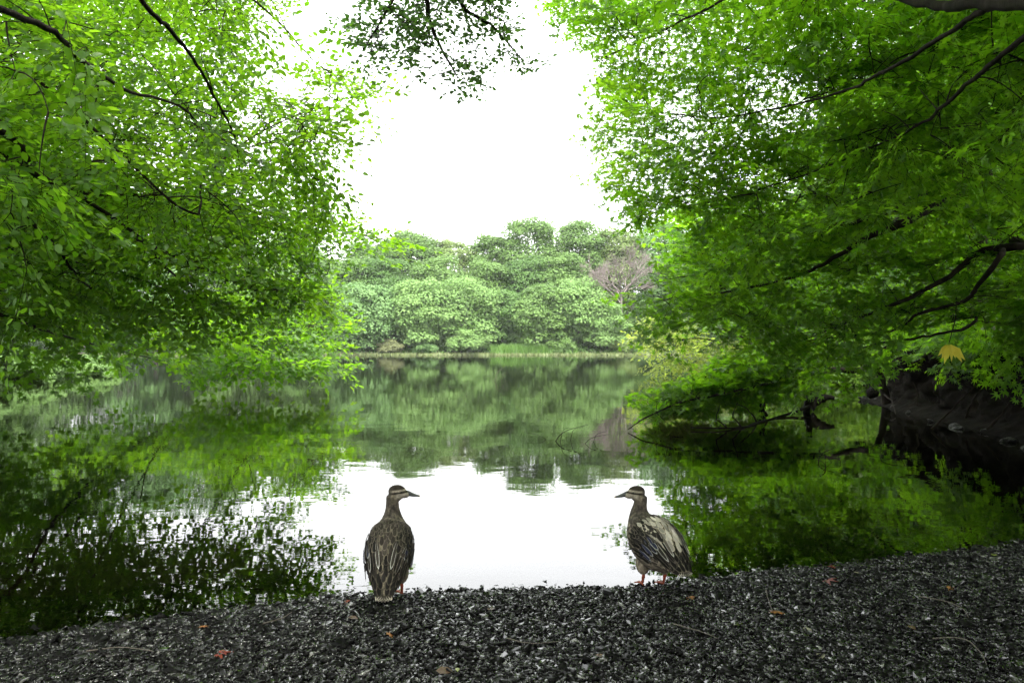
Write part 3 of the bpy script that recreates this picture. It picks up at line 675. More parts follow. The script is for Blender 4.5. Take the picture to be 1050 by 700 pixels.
#PART2
# undergrowth on the banks
def undergrowth(name, label, pts, nrm_up, size, mat, seed):
    g = np.random.default_rng(seed); n = len(pts)
    nr = nrmz(g.normal(0, .6, (n, 3)) + (0, -.4, 1)); di = np.cross(nr, g.normal(0, 1, (n, 3)))
    V, F, r = leaf_mesh(CLUMP, pts, di, nr, size * g.uniform(.6, 1.4, n), g.random(n))
    tag(mesh_obj(name, V, F, mat, attrs={'rnd': r}), label, 'undergrowth', kind='stuff')
def scatter(n, x0, x1, y0, y1, smin, smax, hfun, seed, lip=False):
    g = np.random.default_rng(seed); x = g.uniform(x0, x1, n); y = g.uniform(y0, y1, n); s_ = lake_sd(x, y)
    ok = (s_ > smin) & (s_ < smax); x, y, s_ = x[ok], y[ok], s_[ok]
    h = hfun(s_, x, y) * g.random(len(x))**.7 * (.55 + .45 * wav(x, y, .9, 3))
    gz = ground_z(x, y)
    if lip: gz = np.where((s_ < 1.3) & (s_ > .2), 1.03, gz)
    return np.stack([x, y, gz + np.maximum(h, 0.02)], -1)
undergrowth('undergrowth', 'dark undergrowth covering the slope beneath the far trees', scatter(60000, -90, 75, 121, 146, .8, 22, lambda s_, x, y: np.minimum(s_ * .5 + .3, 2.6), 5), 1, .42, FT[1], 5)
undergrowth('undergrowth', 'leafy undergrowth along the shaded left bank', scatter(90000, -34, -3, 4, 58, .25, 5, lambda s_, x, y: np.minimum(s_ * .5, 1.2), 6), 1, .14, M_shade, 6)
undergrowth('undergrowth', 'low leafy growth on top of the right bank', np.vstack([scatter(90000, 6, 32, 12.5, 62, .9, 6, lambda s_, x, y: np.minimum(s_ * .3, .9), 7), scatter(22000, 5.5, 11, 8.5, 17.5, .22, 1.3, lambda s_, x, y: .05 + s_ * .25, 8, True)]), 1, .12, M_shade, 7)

# trees further along both banks
for i, (px, d, top, wp, ti, lab) in enumerate([
        (-130, 31, 120, 250, 1, 'broad tree on the left bank beyond the shaded maple'),
        (-110, 44, 130, 200, 0, 'second tree further along the left bank, beyond the broad one'),
        (-20, 60, 190, 110, 0, 'farthest tree on the left bank, next to the far wood'),
        (935, 27, 90, 250, 3, 'light green tree on the right bank beyond the end of the earth bank'),
        (1060, 24, 40, 330, 1, 'dark tree on the right bank behind the shaded maple'),
        (905, 42, 190, 170, 0, 'tree further along the right bank glimpsed above the stump'),
        (830, 62, 230, 130, 3, 'small light tree on the right bank behind the layered maple boughs')]):
    far_tree(px, d, top, wp, ti, lab, 80 + i, skirt=.03, group='trees along the side banks')

# ------------------------------------------------------------------ eroded earth bank on the right
BK = catmull(np.array([(2.9, 4.35), (3.6, 4.7), (4.5, 5.5), (5.2, 6.8), (5.75, 8.6), (6.15, 10.5), (6.55, 13), (7.2, 15.6), (7.7, 16.35), (8.6, 16.8), (10.5, 17.6)]), 420)
tg = nrmz(np.gradient(BK, axis=0)); out = np.stack([tg[:, 1], -tg[:, 0]], -1)
prof = catmull(np.array([(-.35, -.12), (-.1, .02), (.08, .10), (.2, .22), (.27, .42), (.25, .62), (.17, .80), (.13, .93), (.22, 1.03), (.6, 1.08), (1.3, 1.05), (2.2, .9)]), 60)
hf = np.clip(smooth01(4.3, 8.5, BK[:, 1]) * .93 + .07, 0, 1) * np.array([1 + .22 * mnoise.fractal(Vector((q[0] * .8, q[1] * .8, 3)), .8, 2, 5) for q in BK])
V = np.zeros((420, 60, 3)); V[..., 0] = BK[:, None, 0] + out[:, None, 0] * prof[None, :, 0]; V[..., 1] = BK[:, None, 1] + out[:, None, 1] * prof[None, :, 0]
V[..., 2] = prof[None, :, 1] * np.where(prof[None, :, 1] > 0, hf[:, None], 1)
for i in range(420):
    for j in range(60):
        q = Vector(V[i, j]); a = min(1, max(0, (V[i, j, 2] + .1) * 3))
        f = mnoise.fractal(q * Vector((1.6, 1.6, 2.6)), .8, 2.2, 6) * .16 + abs(mnoise.noise(q * 5.5)) * .10 - .05 + (mnoise.cell(q * Vector((3, 3, 6))) - .5) * .05
        V[i, j, 0] += out[i, 0] * f * a * (1 if j < 46 else .4); V[i, j, 1] += out[i, 1] * f * a * (1 if j < 46 else .4)
        V[i, j, 2] += mnoise.fractal(q * 3.1 + Vector((9, 0, 0)), .8, 2, 4) * .05 * a
ii = np.arange(420 * 60).reshape(420, 60)
BF = np.stack([ii[:-1, :-1], ii[1:, :-1], ii[1:, 1:], ii[:-1, 1:]], -1).reshape(-1, 4)
M_earth = rough_mat('dark_earth', [(.3, (.0025, .0018, .0013)), (.55, (.006, .0045, .003)), (.8, (.018, .013, .009))], 5, .95, .8, 26, bdist=.03, spec=.08)
tag(mesh_obj('earth_bank', V.reshape(-1, 3), BF, M_earth, smooth=False), 'dark crumbling earth bank rising from the water at right', 'bank', kind='structure')

M_rock = rough_mat('wet_rock', [(.3, (.008, .0075, .007)), (.7, (.03, .028, .025))], 9, .4, .5, 30, spec=.2)
rock_me = []
for k in range(5):
    bm = bmesh.new(); bmesh.ops.create_icosphere(bm, subdivisions=3, radius=1)
    for v in bm.verts:
        q = v.co.copy(); v.co *= 1 + .5 * mnoise.noise(q * 1.1 + Vector((k * 7, 0, 0))) + .18 * mnoise.noise(q * 3 + Vector((0, k * 5, 0))); v.co.z *= .55; v.co.x *= 1.3
    me = bpy.data.meshes.new('rock'); bm.to_mesh(me); bm.free(); me.materials.append(M_rock); rock_me.append(me)
for k in range(34):
    i = int(rng.integers(60, 385)); p_ = BK[i] + out[i] * rng.uniform(-.35, .12); sc = float(np.clip(rng.lognormal(math.log(.06), .4), .03, .12))
    r = bpy.data.objects.new('rock', rock_me[k % 5]); COL.objects.link(r); r.location = (p_[0], p_[1], sc * .15); r.scale = (sc,) * 3; r.rotation_euler = (rng.normal(0, .3), rng.normal(0, .3), rng.uniform(0, 6.28))
    tag(r, 'dark wet rock lying at the foot of the right earth bank', 'rock', 'rocks at the foot of the earth bank')

def stick(name, label, cat, pts, r0, r1, mat=None, subs=(), group=None, base=None):
    pts = [np.array(p, float) for p in pts]
    b = MB(); V, F = tube(pts, r0, r1, 6, 16, wob=r0 * .5); b.add(V, F)
    root = empty(name, base if base is not None else pts[0], label, cat, group)
    b.build('stem', mat or M_bark, root, True)
    for q in subs:
        V, F = tube([np.array(p, float) for p in q], r0 * .5, r1 * .6, 5, 10, wob=r0 * .3); b2 = MB(); b2.add(V, F); b2.build('twig', mat or M_bark, root, True)
    return root
for k, (pa, pb, lab) in enumerate([
        ((955, 440, 10.2), (1003, 392, 10.0), 'long bare stick leaning up against the dark earth bank below the yellow leaf'),
        ((906, 404, 14.6), (918, 424, 12.4), 'short pale stick sloping down at the left end of the earth bank'),
        ((990, 428, 10.3), (1006, 398, 10.0), 'short dark stick standing against the bank right of the long one'),
        ((1012, 440, 9.4), (1040, 405, 9.1), 'dark stick leaning on the bank near the right edge'),
        ((940, 415, 11.8), (936, 392, 11.9), 'thin root stub hanging on the bank face left of the yellow leaf')]):
    A, B_ = at(*pa), at(*pb); stick('stick', lab, 'stick', [A, (A + B_) / 2 + rng.normal(0, .03, 3), B_], .018, .007)

# stump and fallen wood in the water
M_wet = rough_mat('wet_black_wood', [(.3, (.004, .0035, .003)), (.7, (.012, .010, .008))], 12, .8, .7, 40, stretch=(1, 1, .3), spec=.08)
st = empty('tree_stump', (4.95, 13.2, -.1), 'black broken stump standing in the water below the right maple', 'stump')
V, F = tube([(4.90, 13.2, -.3), (4.89, 13.2, .1), (4.93, 13.2, .36), (4.91, 13.2, .55)], .065, .04, 9, 16, wob=.012); b = MB(); b.add(V, F); b.build('trunk', M_wet, st, True)
V, F = tube([(4.92, 13.2, .12), (5.06, 13.18, .20), (5.18, 13.15, .24), (5.30, 13.1, .23)], .12, .03, 9, 16, wob=.015); b = MB(); b.add(V, F); b.build('broken_limb', M_wet, st, True)
stick('fallen_branch', 'curved dead branch lying on the water from the black stump towards the dipping bough', 'branch',
      [(4.9, 13.1, .10), at(800, 427, 12.1), at(776, 433, 11.2), at(760, 438, 10.5), at(735, 439, 10.25), at(708, 438, 10.3)], .028, .008, M_wet,
      [[at(776, 433, 11.2), at(768, 420, 11.2), at(755, 414, 11.1)], [at(745, 438, 10.3), at(735, 428, 10.3), at(738, 415, 10.3)], [at(760, 438, 10.5), at(752, 425, 10.5), at(756, 412, 10.4)]])
stick('wooden_post', 'short dark post stub in the water left of the black stump', 'post', [at(782, 432, 11.9), at(782, 424, 11.9), at(781, 412, 11.9)], .055, .045, M_wet)
bm = bmesh.new(); bmesh.ops.create_icosphere(bm, subdivisions=3, radius=.13)
for v in bm.verts: v.co *= 1 + .25 * mnoise.noise(v.co * 12)
me = bpy.data.meshes.new('stump_knob'); bm.to_mesh(me); bm.free(); me.materials.append(M_wet)
kb = bpy.data.objects.new('wood_knob', me); COL.objects.link(kb); kb.location = tuple(at(895, 402, 17.6)); tag(kb, 'small round black knob of wood in the water at the left end of the bank', 'wood')
def water_twigs(label, px, py, d, spread, n, mat, hgt, seed):
    g = np.random.default_rng(seed); c = at(px, py, d); c[2] = -.02
    subs = []
    for k in range(n):
        u = (k + .5) / n - .5; a = c + np.array([u * spread, g.uniform(-.3, .3), 0]); dx = g.choice([-1, 1]) * g.uniform(.15, .5) * spread; h = g.uniform(.35, 1) * hgt
        subs.append([a, a + np.array([dx * .35, g.uniform(-.1, .1), h * .75]), a + np.array([dx, g.uniform(-.2, .2), h])])
    stick('fallen_twig', label, 'twig', [c + (-spread * .3, 0, 0), c + (-spread * .1, .1, hgt * .6), c + (spread * .35, .2, hgt * .95)], .006, .0025, mat, subs)
water_twigs('thin arched twigs rising from the water left of the dipping maple bough', 585, 452, 9.0, .62, 5, M_twig, .20, 21)
water_twigs('small pale twig sticking out of the middle of the lake', 512, 391, 25.5, .5, 4, M_farbark, .5, 2)
water_twigs('thin forked twig in the dark water below the right maple', 850, 474, 7.3, .35, 4, M_twig, .14, 3)
water_twigs('bent twig in the black water in front of the earth bank', 915, 470, 7.6, .4, 4, M_twig, .12, 4)

# big yellow leaf hanging in front of the bank
yl = empty('yellow_leaf', at(973, 352, 7.6), 'big drooping yellow leaf hanging in front of the dark earth bank', 'leaf')
V, F = tube([at(981, 300, 7.6), at(980, 325, 7.6), at(975, 345, 7.6), at(973, 352, 7.6)], .006, .004, 5, 14); b = MB(); b.add(V, F); b.build('leaf_stalk', M_twig, yl, True)
n_ = 8; an = np.linspace(-.85, .85, n_)
pos = np.repeat(at(973, 353, 7.6)[None], n_, 0) + np.stack([np.sin(an) * .03, 0 * an - .01 * np.cos(an * 3), 0 * an], -1)
di = np.stack([np.sin(an), -.25 + .1 * np.cos(an * 5), -np.cos(an) - .3], -1)
M_yl = leaf_mat('yellowed_leaf', (.60, .52, .03), (.70, .62, .04), (.7, .6, .03), (.8, .7, .05), .45)
V, F, r = leaf_mesh(LANCE, pos, di, np.tile([0.15, -1., .25], (n_, 1)) + rng.normal(0, .35, (n_, 3)), rng.uniform(.14, .20, n_), rng.random(n_)); mesh_obj('leaflets', V, F, M_yl, yl, attrs={'rnd': r})

# tiny leaf in the air
M_brownleaf = leaf_mat('brown_leaf', (.05, .03, .018), (.10, .06, .03), (.06, .03, .01), (.1, .05, .02), .2)
def single_leaf(name, label, cat, p, size, mat, tm, nrm, head, group=None):
    p = np.array(p, float)
    di = np.array([[math.cos(head), math.sin(head), 0.02]])
    V, F, r = leaf_mesh(tm, np.zeros((1, 3)), di, np.array([nrm], float), np.array([size]), np.array([random.random()]))
    o = mesh_obj(name, V, F, mat, None, attrs={'rnd': r}); o.location = tuple(p); return tag(o, label, cat, group)
single_leaf('falling_leaf', 'tiny dark leaf falling through the white sky above the lake', 'leaf', at(417, 97, 7), .045, M_brownleaf, LANCE, (1, -.6, .2), 1.2)

# fallen leaves and twigs on the gravel
M_red = leaf_mat('red_leaf', (.085, .010, .007), (.12, .018, .010), (.2, .02, .01), (.3, .05, .02), .15)
M_orange = leaf_mat('orange_leaf', (.14, .055, .016), (.19, .08, .022), (.3, .08, .02), (.3, .1, .02), .15)
M_olive = leaf_mat('olive_leaf', (.10, .12, .02), (.16, .18, .03), (.1, .12, .02), (.16, .18, .03), .15)
M_pale = leaf_mat('bleached_leaf', (.10, .088, .066), (.15, .13, .10), (.1, .1, .1), (.1, .1, .1), .05)
def on_gravel(px, py):
    d = 3.
    for _ in range(6):
        p_ = at(px, py, d); z = ground_z(np.array([p_[0]]), np.array([p_[1]]))[0] + .014; d = (CAMZ - z) * FPX / (py - HOR)
    p_ = at(px, py, d); p_[2] = z; return p_
GL = 'fallen leaves on the gravel'
for px, py, size, mat, lab in [
        (846, 593, .060, M_red, 'bright red fallen leaf, the largest on the gravel at right'),
        (856, 580, .035, M_red, 'small red fallen leaf just above the largest red one'),
        (797, 628, .045, M_orange, 'orange-green fallen leaf on the gravel below the right duck'),
        (752, 640, .045, M_olive, 'olive fallen leaf left of the orange-green one'),
        (820, 643, .050, M_pale, 'pale curled fallen leaf on the gravel right of the orange-green one'),
        (840, 668, .05, M_pale, 'pale fallen leaf near the bottom edge at right'),
        (880, 587, .035, M_pale, 'small bleached fallen leaf right of the largest red one'),
        (968, 601, .03, M_orange, 'small orange fallen leaf near the right edge'),
        (1018, 569, .05, M_olive, 'olive fallen leaf at the waterline near the right edge'),
        (222, 668, .05, M_red, 'dark red fallen leaf at lower left'),
        (208, 642, .028, M_orange, 'small orange fallen leaf above the dark red one at lower left'),
        (447, 686, .055, M_brownleaf, 'brown curled fallen leaf at the bottom edge below the left duck'),
        (357, 632, .04, M_brownleaf, 'brown fallen leaf on the gravel below the left duck'),
        (398, 650, .025, M_orange, 'tiny orange fallen leaf below the tail of the left duck'),
        (469, 683, .025, M_olive, 'small green fallen leaf beside the brown curled one'),
        (500, 624, .04, M_brownleaf, 'brown fallen leaf near the waterline between the ducks'),
        (712, 612, .03, M_orange, 'small orange fallen leaf right of the right duck'),
        (358, 616, .025, M_red, 'tiny red fallen leaf at the waterline left of the left duck'),
        (610, 670, .035, M_brownleaf, 'small brown fallen leaf in the middle of the lower gravel'),
        (930, 640, .04, M_brownleaf, 'brown fallen leaf in the shade at lower right')]:
    single_leaf('fallen_leaf', lab, 'leaf', on_gravel(px, py), size, mat, MAPLE if mat in (M_red, M_orange) else OVATE, (rng.normal(0, .25), rng.normal(-.25, .2), 1), rng.uniform(0, 6.28), GL)
M_drytwig = rough_mat('dry_twig', [(.3, (.03, .024, .018)), (.7, (.09, .078, .066))], 30, .8, 0)
for pts, lab in [(((940, 612), (965, 616), (985, 624), (992, 634)), 'thin curved twig on the gravel at right'),
                 (((955, 655), (985, 655), (1003, 668), (1010, 682)), 'thin pale twig near the lower right corner'),
                 (((690, 640), (718, 648), (735, 655)), 'short dark twig on the gravel below the right duck'),
                 (((785, 606), (788, 618), (792, 628)), 'upright thin twig touching the orange-green leaf'),
                 (((90, 668), (125, 664), (158, 668)), 'thin twig on the gravel at lower left'),
                 (((520, 655), (545, 660), (575, 658)), 'thin twig on the gravel between the ducks'),
                 (((270, 640), (290, 634), (300, 628)), 'short pale twig on the gravel left of the left duck')]:
    P = [on_gravel(*q) + (0, 0, .006) for q in pts]; stick('twig', lab, 'twig', P, .0026, .0014, M_drytwig, group='twigs on the gravel')
for px, d, top, wp, ti, lab in [(40, 29, 358, 62, 0, 'low green bush at the water edge of the left bank, under the shaded maple'),
                                (98, 33, 366, 50, 0, 'small bush right of the low green one on the left bank'),
                                (-25, 26, 352, 70, 0, 'larger green bush at the extreme left edge of the water')]:
    far_tree(px, d, top, wp, ti, lab, 95 + px, 'bush', 'bush', -.1, None)
#PART3
# ------------------------------------------------------------------ ducks
def vcol_mat(name, rough=.75, spec=.2, bump=0, bscale=200, trans=0, streak=0):
    m, n, o = new_mat(name)
    a = N(n, 'ShaderNodeAttribute', attribute_name='Col'); p = N(n, 'ShaderNodeBsdfPrincipled')
    p.inputs['Roughness'].default_value = rough; p.inputs['Specular IOR Level'].default_value = spec
    c = a.outputs['Color']
    if streak:
        f = ramp(n, noise_tex(n, bscale, 4, .6), [(.35, (1 - streak,) * 3), (.65, (1 + streak,) * 3)])
        mm = N(n, 'ShaderNodeMix', data_type='RGBA', blend_type='MULTIPLY'); mm.inputs[0].default_value = 1
        n.links.new(c, mm.inputs[6]); n.links.new(f, mm.inputs[7]); c = mm.outputs[2]
    n.links.new(c, p.inputs['Base Color'])
    if bump:
        b = N(n, 'ShaderNodeBump'); b.inputs['Strength'].default_value = bump; b.inputs['Distance'].default_value = .002
        n.links.new(noise_tex(n, bscale, 5, .65), b.inputs['Height']); n.links.new(b.outputs[0], p.inputs['Normal'])
    n.links.new(p.outputs[0], o.inputs[0]); return m
M_plum = vcol_mat('duck_plumage', .85, .06, .8, 170, streak=.35)
M_feather = vcol_mat('duck_feather', .75, .07, .25, 260, streak=.22)
M_bill = vcol_mat('duck_bill', .4, .4)
M_dleg = rough_mat('duck_leg', [(.3, (.17, .034, .016)), (.7, (.26, .06, .028))], 60, .5, .4, 200, bdist=.001)
m, n, o = new_mat('duck_eye'); p = N(n, 'ShaderNodeBsdfPrincipled'); p.inputs['Base Color'].default_value = (.008, .005, .004, 1); p.inputs['Roughness'].default_value = .08
n.links.new(p.outputs[0], o.inputs[0]); M_eye = m
# feather outline: rim, inner ring, shaft
_o = [(0, .10), (.15, .30), (.45, .50), (.72, .48), (.90, .32), (1.0, .0)]
rim = _o + [(x, -y) for x, y in _o[-2::-1]]
FV = [(x, y * .5) for x, y in rim] + [(.08 + x * .84, y * .5 * .76) for x, y in rim]
FN = len(rim)
FT_V = np.array([(x, y, -.35 * y * y - .05 * x * x + (.012 if i >= FN else 0)) for i, (x, y) in enumerate(FV)])
FT_E = np.array([1.] * FN + [0.] * FN)
FT_F = []
for i in range(FN - 1): FT_F += [(i, i + 1, FN + i + 1), (i, FN + i + 1, FN + i)]
for i in range(1, FN - 1): FT_F.append((FN, FN + i, FN + i + 1))
FT_F += [(0, FN, 2 * FN - 1), (0, 2 * FN - 1, FN - 1)]
FT_F = np.array(FT_F)

def feathers(mb, pos, d, nr, ln, wd, c_in, c_rim, shaft=True):
    """pos base points; d towards the tip; one call per row, colours (n,3)"""
    d = nrmz(d); y = nrmz(np.cross(nr, d)); z = np.cross(d, y); n = len(pos)
    V = pos[:, None] + FT_V[None, :, 0:1] * (d * ln[:, None])[:, None] + FT_V[None, :, 1:2] * (y * wd[:, None])[:, None] + FT_V[None, :, 2:3] * (z * wd[:, None])[:, None]
    C = c_in[:, None] * (1 - FT_E)[None, :, None] + c_rim[:, None] * FT_E[None, :, None]
    # pale only along the sides and tip, dark at the covered base
    basew = np.clip(FT_V[:, 0] * 3, 0, 1)[None, :, None]
    C = C * basew + c_in[:, None] * (1 - basew)
    mb.add(V.reshape(-1, 3), (FT_F[None] + (np.arange(n) * len(FT_V))[:, None, None]).reshape(-1, 3), Col=C.reshape(-1, 3))

def make_duck(label, loc, rz, head_yaw, seed, pale=1.0, body_tab=None, neck_lean=0.0, group='ducks at the water edge', feet=((-.045, -.005, 0), (.045, .02, 0)), wing_lift=(0, 0)):
    g = np.random.default_rng(seed)
    root = empty('duck', loc, label, 'duck', group, rz)
    T = np.array(body_tab, float)           # y, z, half-width, half-height
    nr_ = 200
    Q = catmull(T, nr_)
    for _ in range(6): Q[1:-1] = (Q[:-2] + 2 * Q[1:-1] + Q[2:]) / 4
    cen = np.stack([0 * Q[:, 0], Q[:, 0], Q[:, 1]], -1); hw, hh = Q[:, 2], Q[:, 3]
    tan = nrmz(np.gradient(cen, axis=0)); right = np.tile([1., 0, 0], (nr_, 1)); up = np.cross(right, tan)
    th = np.linspace(0, 2 * np.pi, 64, endpoint=False)      # 0 = dorsal
    def surf(i, t):
        # slightly flattened back, fuller belly
        k = np.where(np.cos(t) < 0, 1.05 + .44 * smooth01(-.20, -.08, cen[i][..., 1]) * (1 - smooth01(.215, .27, cen[i][..., 2])), .92)
        return cen[i] + right[i] * (hw[i] * np.sin(t))[..., None] + up[i] * (hh[i] * np.cos(t) * k)[..., None]
    I = np.repeat(np.arange(nr_), 64); TH = np.tile(th, nr_)
    V = surf(I, TH); idx = np.arange(nr_ * 64).reshape(nr_, 64)
    a, b, c, d = idx[:-1], np.roll(idx, -1, 1)[:-1], np.roll(idx, -1, 1)[1:], idx[1:]
    F = np.stack([a, b, c, d], -1).reshape(-1, 4).tolist() + [idx[0][::-1].tolist(), idx[-1].tolist()]
    # head: skull and face joined to the neck end
    top = cen[-1]; cy_, sy_ = math.cos(head_yaw), math.sin(head_yaw)
    RH = np.array([[cy_, -sy_, 0], [sy_, cy_, 0], [0, 0, 1]])
    hc = top + RH @ np.array([0, .010, .012])
    def ellipsoid(c, r, pitch=0):
        bm = bmesh.new(); bmesh.ops.create_icosphere(bm, subdivisions=4, radius=1)
        P = np.array([v.co[:] for v in bm.verts]) * r; f = [[v.index for v in q.verts] for q in bm.faces]; bm.free()
        cp, sp = math.cos(pitch), math.sin(pitch); P = P @ np.array([[1, 0, 0], [0, cp, -sp], [0, sp, cp]]).T
        return (P + c) @ RH.T + hc, f
    parts = [(V, F), ellipsoid((0, .012, .005), (.0265, .040, .0295), -.12), ellipsoid((0, .036, -.005), (.0180, .031, .0195), -.25), ellipsoid((0, .004, -.012), (.0255, .032, .029))]
    # thighs
    for fx, fy, _ in feet:
        zb = .070; bm = bmesh.new(); bmesh.ops.create_icosphere(bm, subdivisions=3, radius=1)
        P = np.array([v.co[:] for v in bm.verts]) * (.030, .036, .050) + (fx, fy - .005, zb + .03); f = [[v.index for v in q.verts] for q in bm.faces]; bm.free(); parts.append((P, f))
    VV, FF, k = [], [], 0
    for v, f in parts: VV.append(v); FF += [[q + k for q in x] for x in f]; k += len(v)
    me = bpy.data.meshes.new('tmp'); me.from_pydata(np.vstack(VV).tolist(), [], FF)
    ob = bpy.data.objects.new('tmp', me); COL.objects.link(ob)
    md = ob.modifiers.new('r', 'REMESH'); md.mode = 'VOXEL'; md.voxel_size = .0035
    ms = ob.modifiers.new('s', 'SMOOTH'); ms.factor = .5; ms.iterations = 7
    ev = ob.evaluated_get(bpy.context.evaluated_depsgraph_get()); me2 = bpy.data.meshes.new_from_object(ev)
    BV = np.array([v.co[:] for v in me2.vertices]); BF = [list(q.vertices) for q in me2.polygons]
    bpy.data.objects.remove(ob); bpy.data.meshes.remove(me2); bpy.data.meshes.remove(me)
    # plumage pattern
    hq = (BV - hc) @ RH
    nz = np.array([mnoise.noise(Vector(v) * 55) for v in BV]); nz2 = np.array([mnoise.noise(Vector((v[0] * 90, v[1] * 90, v[2] * 38))) for v in BV])
    brown = np.array([.036, .030, .024]); buff = np.array([.17, .142, .105]); dark = np.array([.014, .011, .009]); palec = np.array([.34, .30, .24]); grey = np.array([.042, .037, .032])
    mixc = lambda A, B_, t: A + (B_ - A) * np.clip(t, 0, 1)[:, None]
    C = mixc(np.tile(brown, (len(BV), 1)), buff * pale * 1.15, .40 + 1.7 * nz2)
    belly = smooth01(.12, .0, BV[:, 2] - .06) * (BV[:, 1] > -.1); C = mixc(C, np.tile(buff * 1.15, (len(BV), 1)), belly * .5)
    neckz = hc[2]
    nk = smooth01(neckz - .17, neckz - .09, BV[:, 2]); C = mixc(C, mixc(np.tile(grey * .8, (len(BV), 1)), buff * .9, .25 + .6 * nz2), nk)
    hd = smooth01(neckz - .055, neckz - .02, BV[:, 2])
    hcl = np.tile(buff * .85, (len(BV), 1)); hcl = mixc(hcl, np.tile(brown, (len(BV), 1)), .35 + nz2 * .9)
    line = hq[:, 2] - (.002 + .10 * (hq[:, 1] - .02))
    front = smooth01(-.028, -.008, hq[:, 1])
    hcl = mixc(hcl, np.tile(palec, (len(BV), 1)), smooth01(.004, -.006, line) * smooth01(-.034, -.016, line) * smooth01(-.004, .012, hq[:, 1]) * .6)
    hcl = mixc(hcl, np.tile(palec * .95, (len(BV), 1)), smooth01(.003, .006, line) * smooth01(.0145, .010, line) * front * .5)
    hcl = mixc(hcl, np.tile(dark, (len(BV), 1)), smooth01(.0055, .0030, np.abs(line)) * front * .95)
    hcl = mixc(hcl, np.tile(dark * 1.2, (len(BV), 1)), smooth01(.0125, .017, line) * .92)
    hcl = mixc(hcl, np.tile(grey * .8, (len(BV), 1)), smooth01(-.006, -.024, hq[:, 1]) * .8)
    C = mixc(C, hcl, hd)
    mesh_obj('body', BV, BF, M_plum, root, True, {'Col': C}, world=False)
    # bill
    nb = 16; t = np.linspace(0, 1, nb); bl = .056
    by = .055 + bl * t; bz = -.005 - .018 * t + .005 * t**3; bw = .0100 + .0035 * smooth01(.3, .85, t); bw[-1] *= .5; bw[-2] *= .85
    bh = .0115 * (1 - t)**1.2 + .0045; bh[-1] *= .5
    tt = np.linspace(0, 2 * np.pi, 20, endpoint=False)
    P = np.stack([np.outer(bw, np.sin(tt)), np.tile(by[:, None], (1, 20)), bz[:, None] + np.outer(bh, np.cos(tt)) * np.where(np.cos(tt) < 0, .7, 1)], -1)
    idx = np.arange(nb * 20).reshape(nb, 20); a, b, c, d = idx[:-1], np.roll(idx, -1, 1)[:-1], np.roll(idx, -1, 1)[1:], idx[1:]
    F = np.stack([a, b, c, d], -1).reshape(-1, 4).tolist() + [idx[-1].tolist(), idx[0][::-1].tolist()]
    bc = np.where((t > .88)[:, None], [[.20, .16, .09]], [[.030, .030, .030]]); bc = np.repeat(bc, 20, 0)
    mesh_obj('bill', P.reshape(-1, 3) @ RH.T + hc, F, M_bill, root, True, {'Col': bc}, world=False)
    for sx in (-1, 1):
        bm = bmesh.new(); bmesh.ops.create_uvsphere(bm, u_segments=14, v_segments=10, radius=.0042)
        P = np.array([v.co[:] for v in bm.verts]) + (sx * .0232, .028, .005); f = [[v.index for v in q.verts] for q in bm.faces]; bm.free()
        mesh_obj('eye', P @ RH.T + hc, f, M_eye, root, True, world=False)
    # feather coat
    arc = np.concatenate([[0], np.cumsum(np.linalg.norm(np.diff(cen, axis=0), axis=1))])
    i_of = lambda s_: np.clip(np.searchsorted(arc, s_), 0, nr_ - 1)
    s_sh = arc[np.argmin(np.abs(cen[:, 2] - (T[5, 1] + .01)) + 10 * (np.arange(nr_) < 60))]
    s_end = arc[np.argmin(np.abs(cen[:, 1] - T[2, 0]))]
    def coat(mb, t0, t1, s0, s1, L0, L1, w, cin, crim, lift=.004, spread=0.0, step=.46):
        s_ = s0; row = 0
        while s_ > s1:
            f = (s0 - s_) / max(s0 - s1, 1e-6); L = L0 + (L1 - L0) * f; i = i_of(s_)
            W = L * w; r_ = (hw[i] + hh[i]) / 2; nth = max(2, int(round(abs(t1 - t0) * r_ / (W * .62))))
            tv = np.linspace(t0, t1, nth) + (row % 2) * (t1 - t0) / nth * .5 + g.normal(0, .03, nth); ia = np.full(nth, i)
            p_ = surf(ia, tv); nn = nrmz(right[ia] * (np.sin(tv) / hw[i])[:, None] + up[ia] * (np.cos(tv) / hh[i])[:, None])
            dirs = -tan[ia] * 1.0 + nn * .10 + np.cross(nn, tan[ia]) * (spread * np.sin(tv))[:, None]
            i2 = i_of(max(s_ - L, 0)); dirs = nrmz(surf(np.full(nth, i2), tv * .96) - p_) + nn * .06 + g.normal(0, .05, p_.shape)
            v = np.exp(g.normal(0, .38, (nth, 1)))
            feathers(mb, p_ + nn * lift, dirs, nn + g.normal(0, .06, nn.shape), np.full(nth, L) * g.uniform(.9, 1.1, nth), np.full(nth, W * 1.15), np.array(cin) * v, np.array(crim) * g.uniform(.8, 1.2, (nth, 1)))
            s_ -= L * step; row += 1
    deep = (.007, .006, .0055); mid = (.024, .0195, .016); edge = np.array([.20, .17, .13]) * pale; white = (.62, .60, .56)
    bk = MB()
    coat(bk, -1.2, 1.2, s_sh + .05, s_sh - .01, .026, .034, .85, mid, edge * .5, .003)
    coat(bk, -.8, .8, s_sh - .005, s_end + .05, .040, .060, .72, mid if pale < 1.1 else (.23, .205, .18), edge * .7 if pale < 1.1 else edge * 1.9, .006)  # right duck's back: light falling on pale feathers painted into their colour
    coat(bk, -1.5, 1.5, s_end + .05, .035, .045, .05, .7, deep, edge * .4, .003)
    bk.build('back_feathers', M_feather, root, False, world=False)
    fl = MB()
    for sg in (-1, 1): coat(fl, sg * 1.9, sg * 2.9, s_sh - .02, s_end + .03, .034, .044, .75, (.09, .075, .058), (.32, .28, .22), .002)
    fl.build('flank_feathers', M_feather, root, False, world=False)
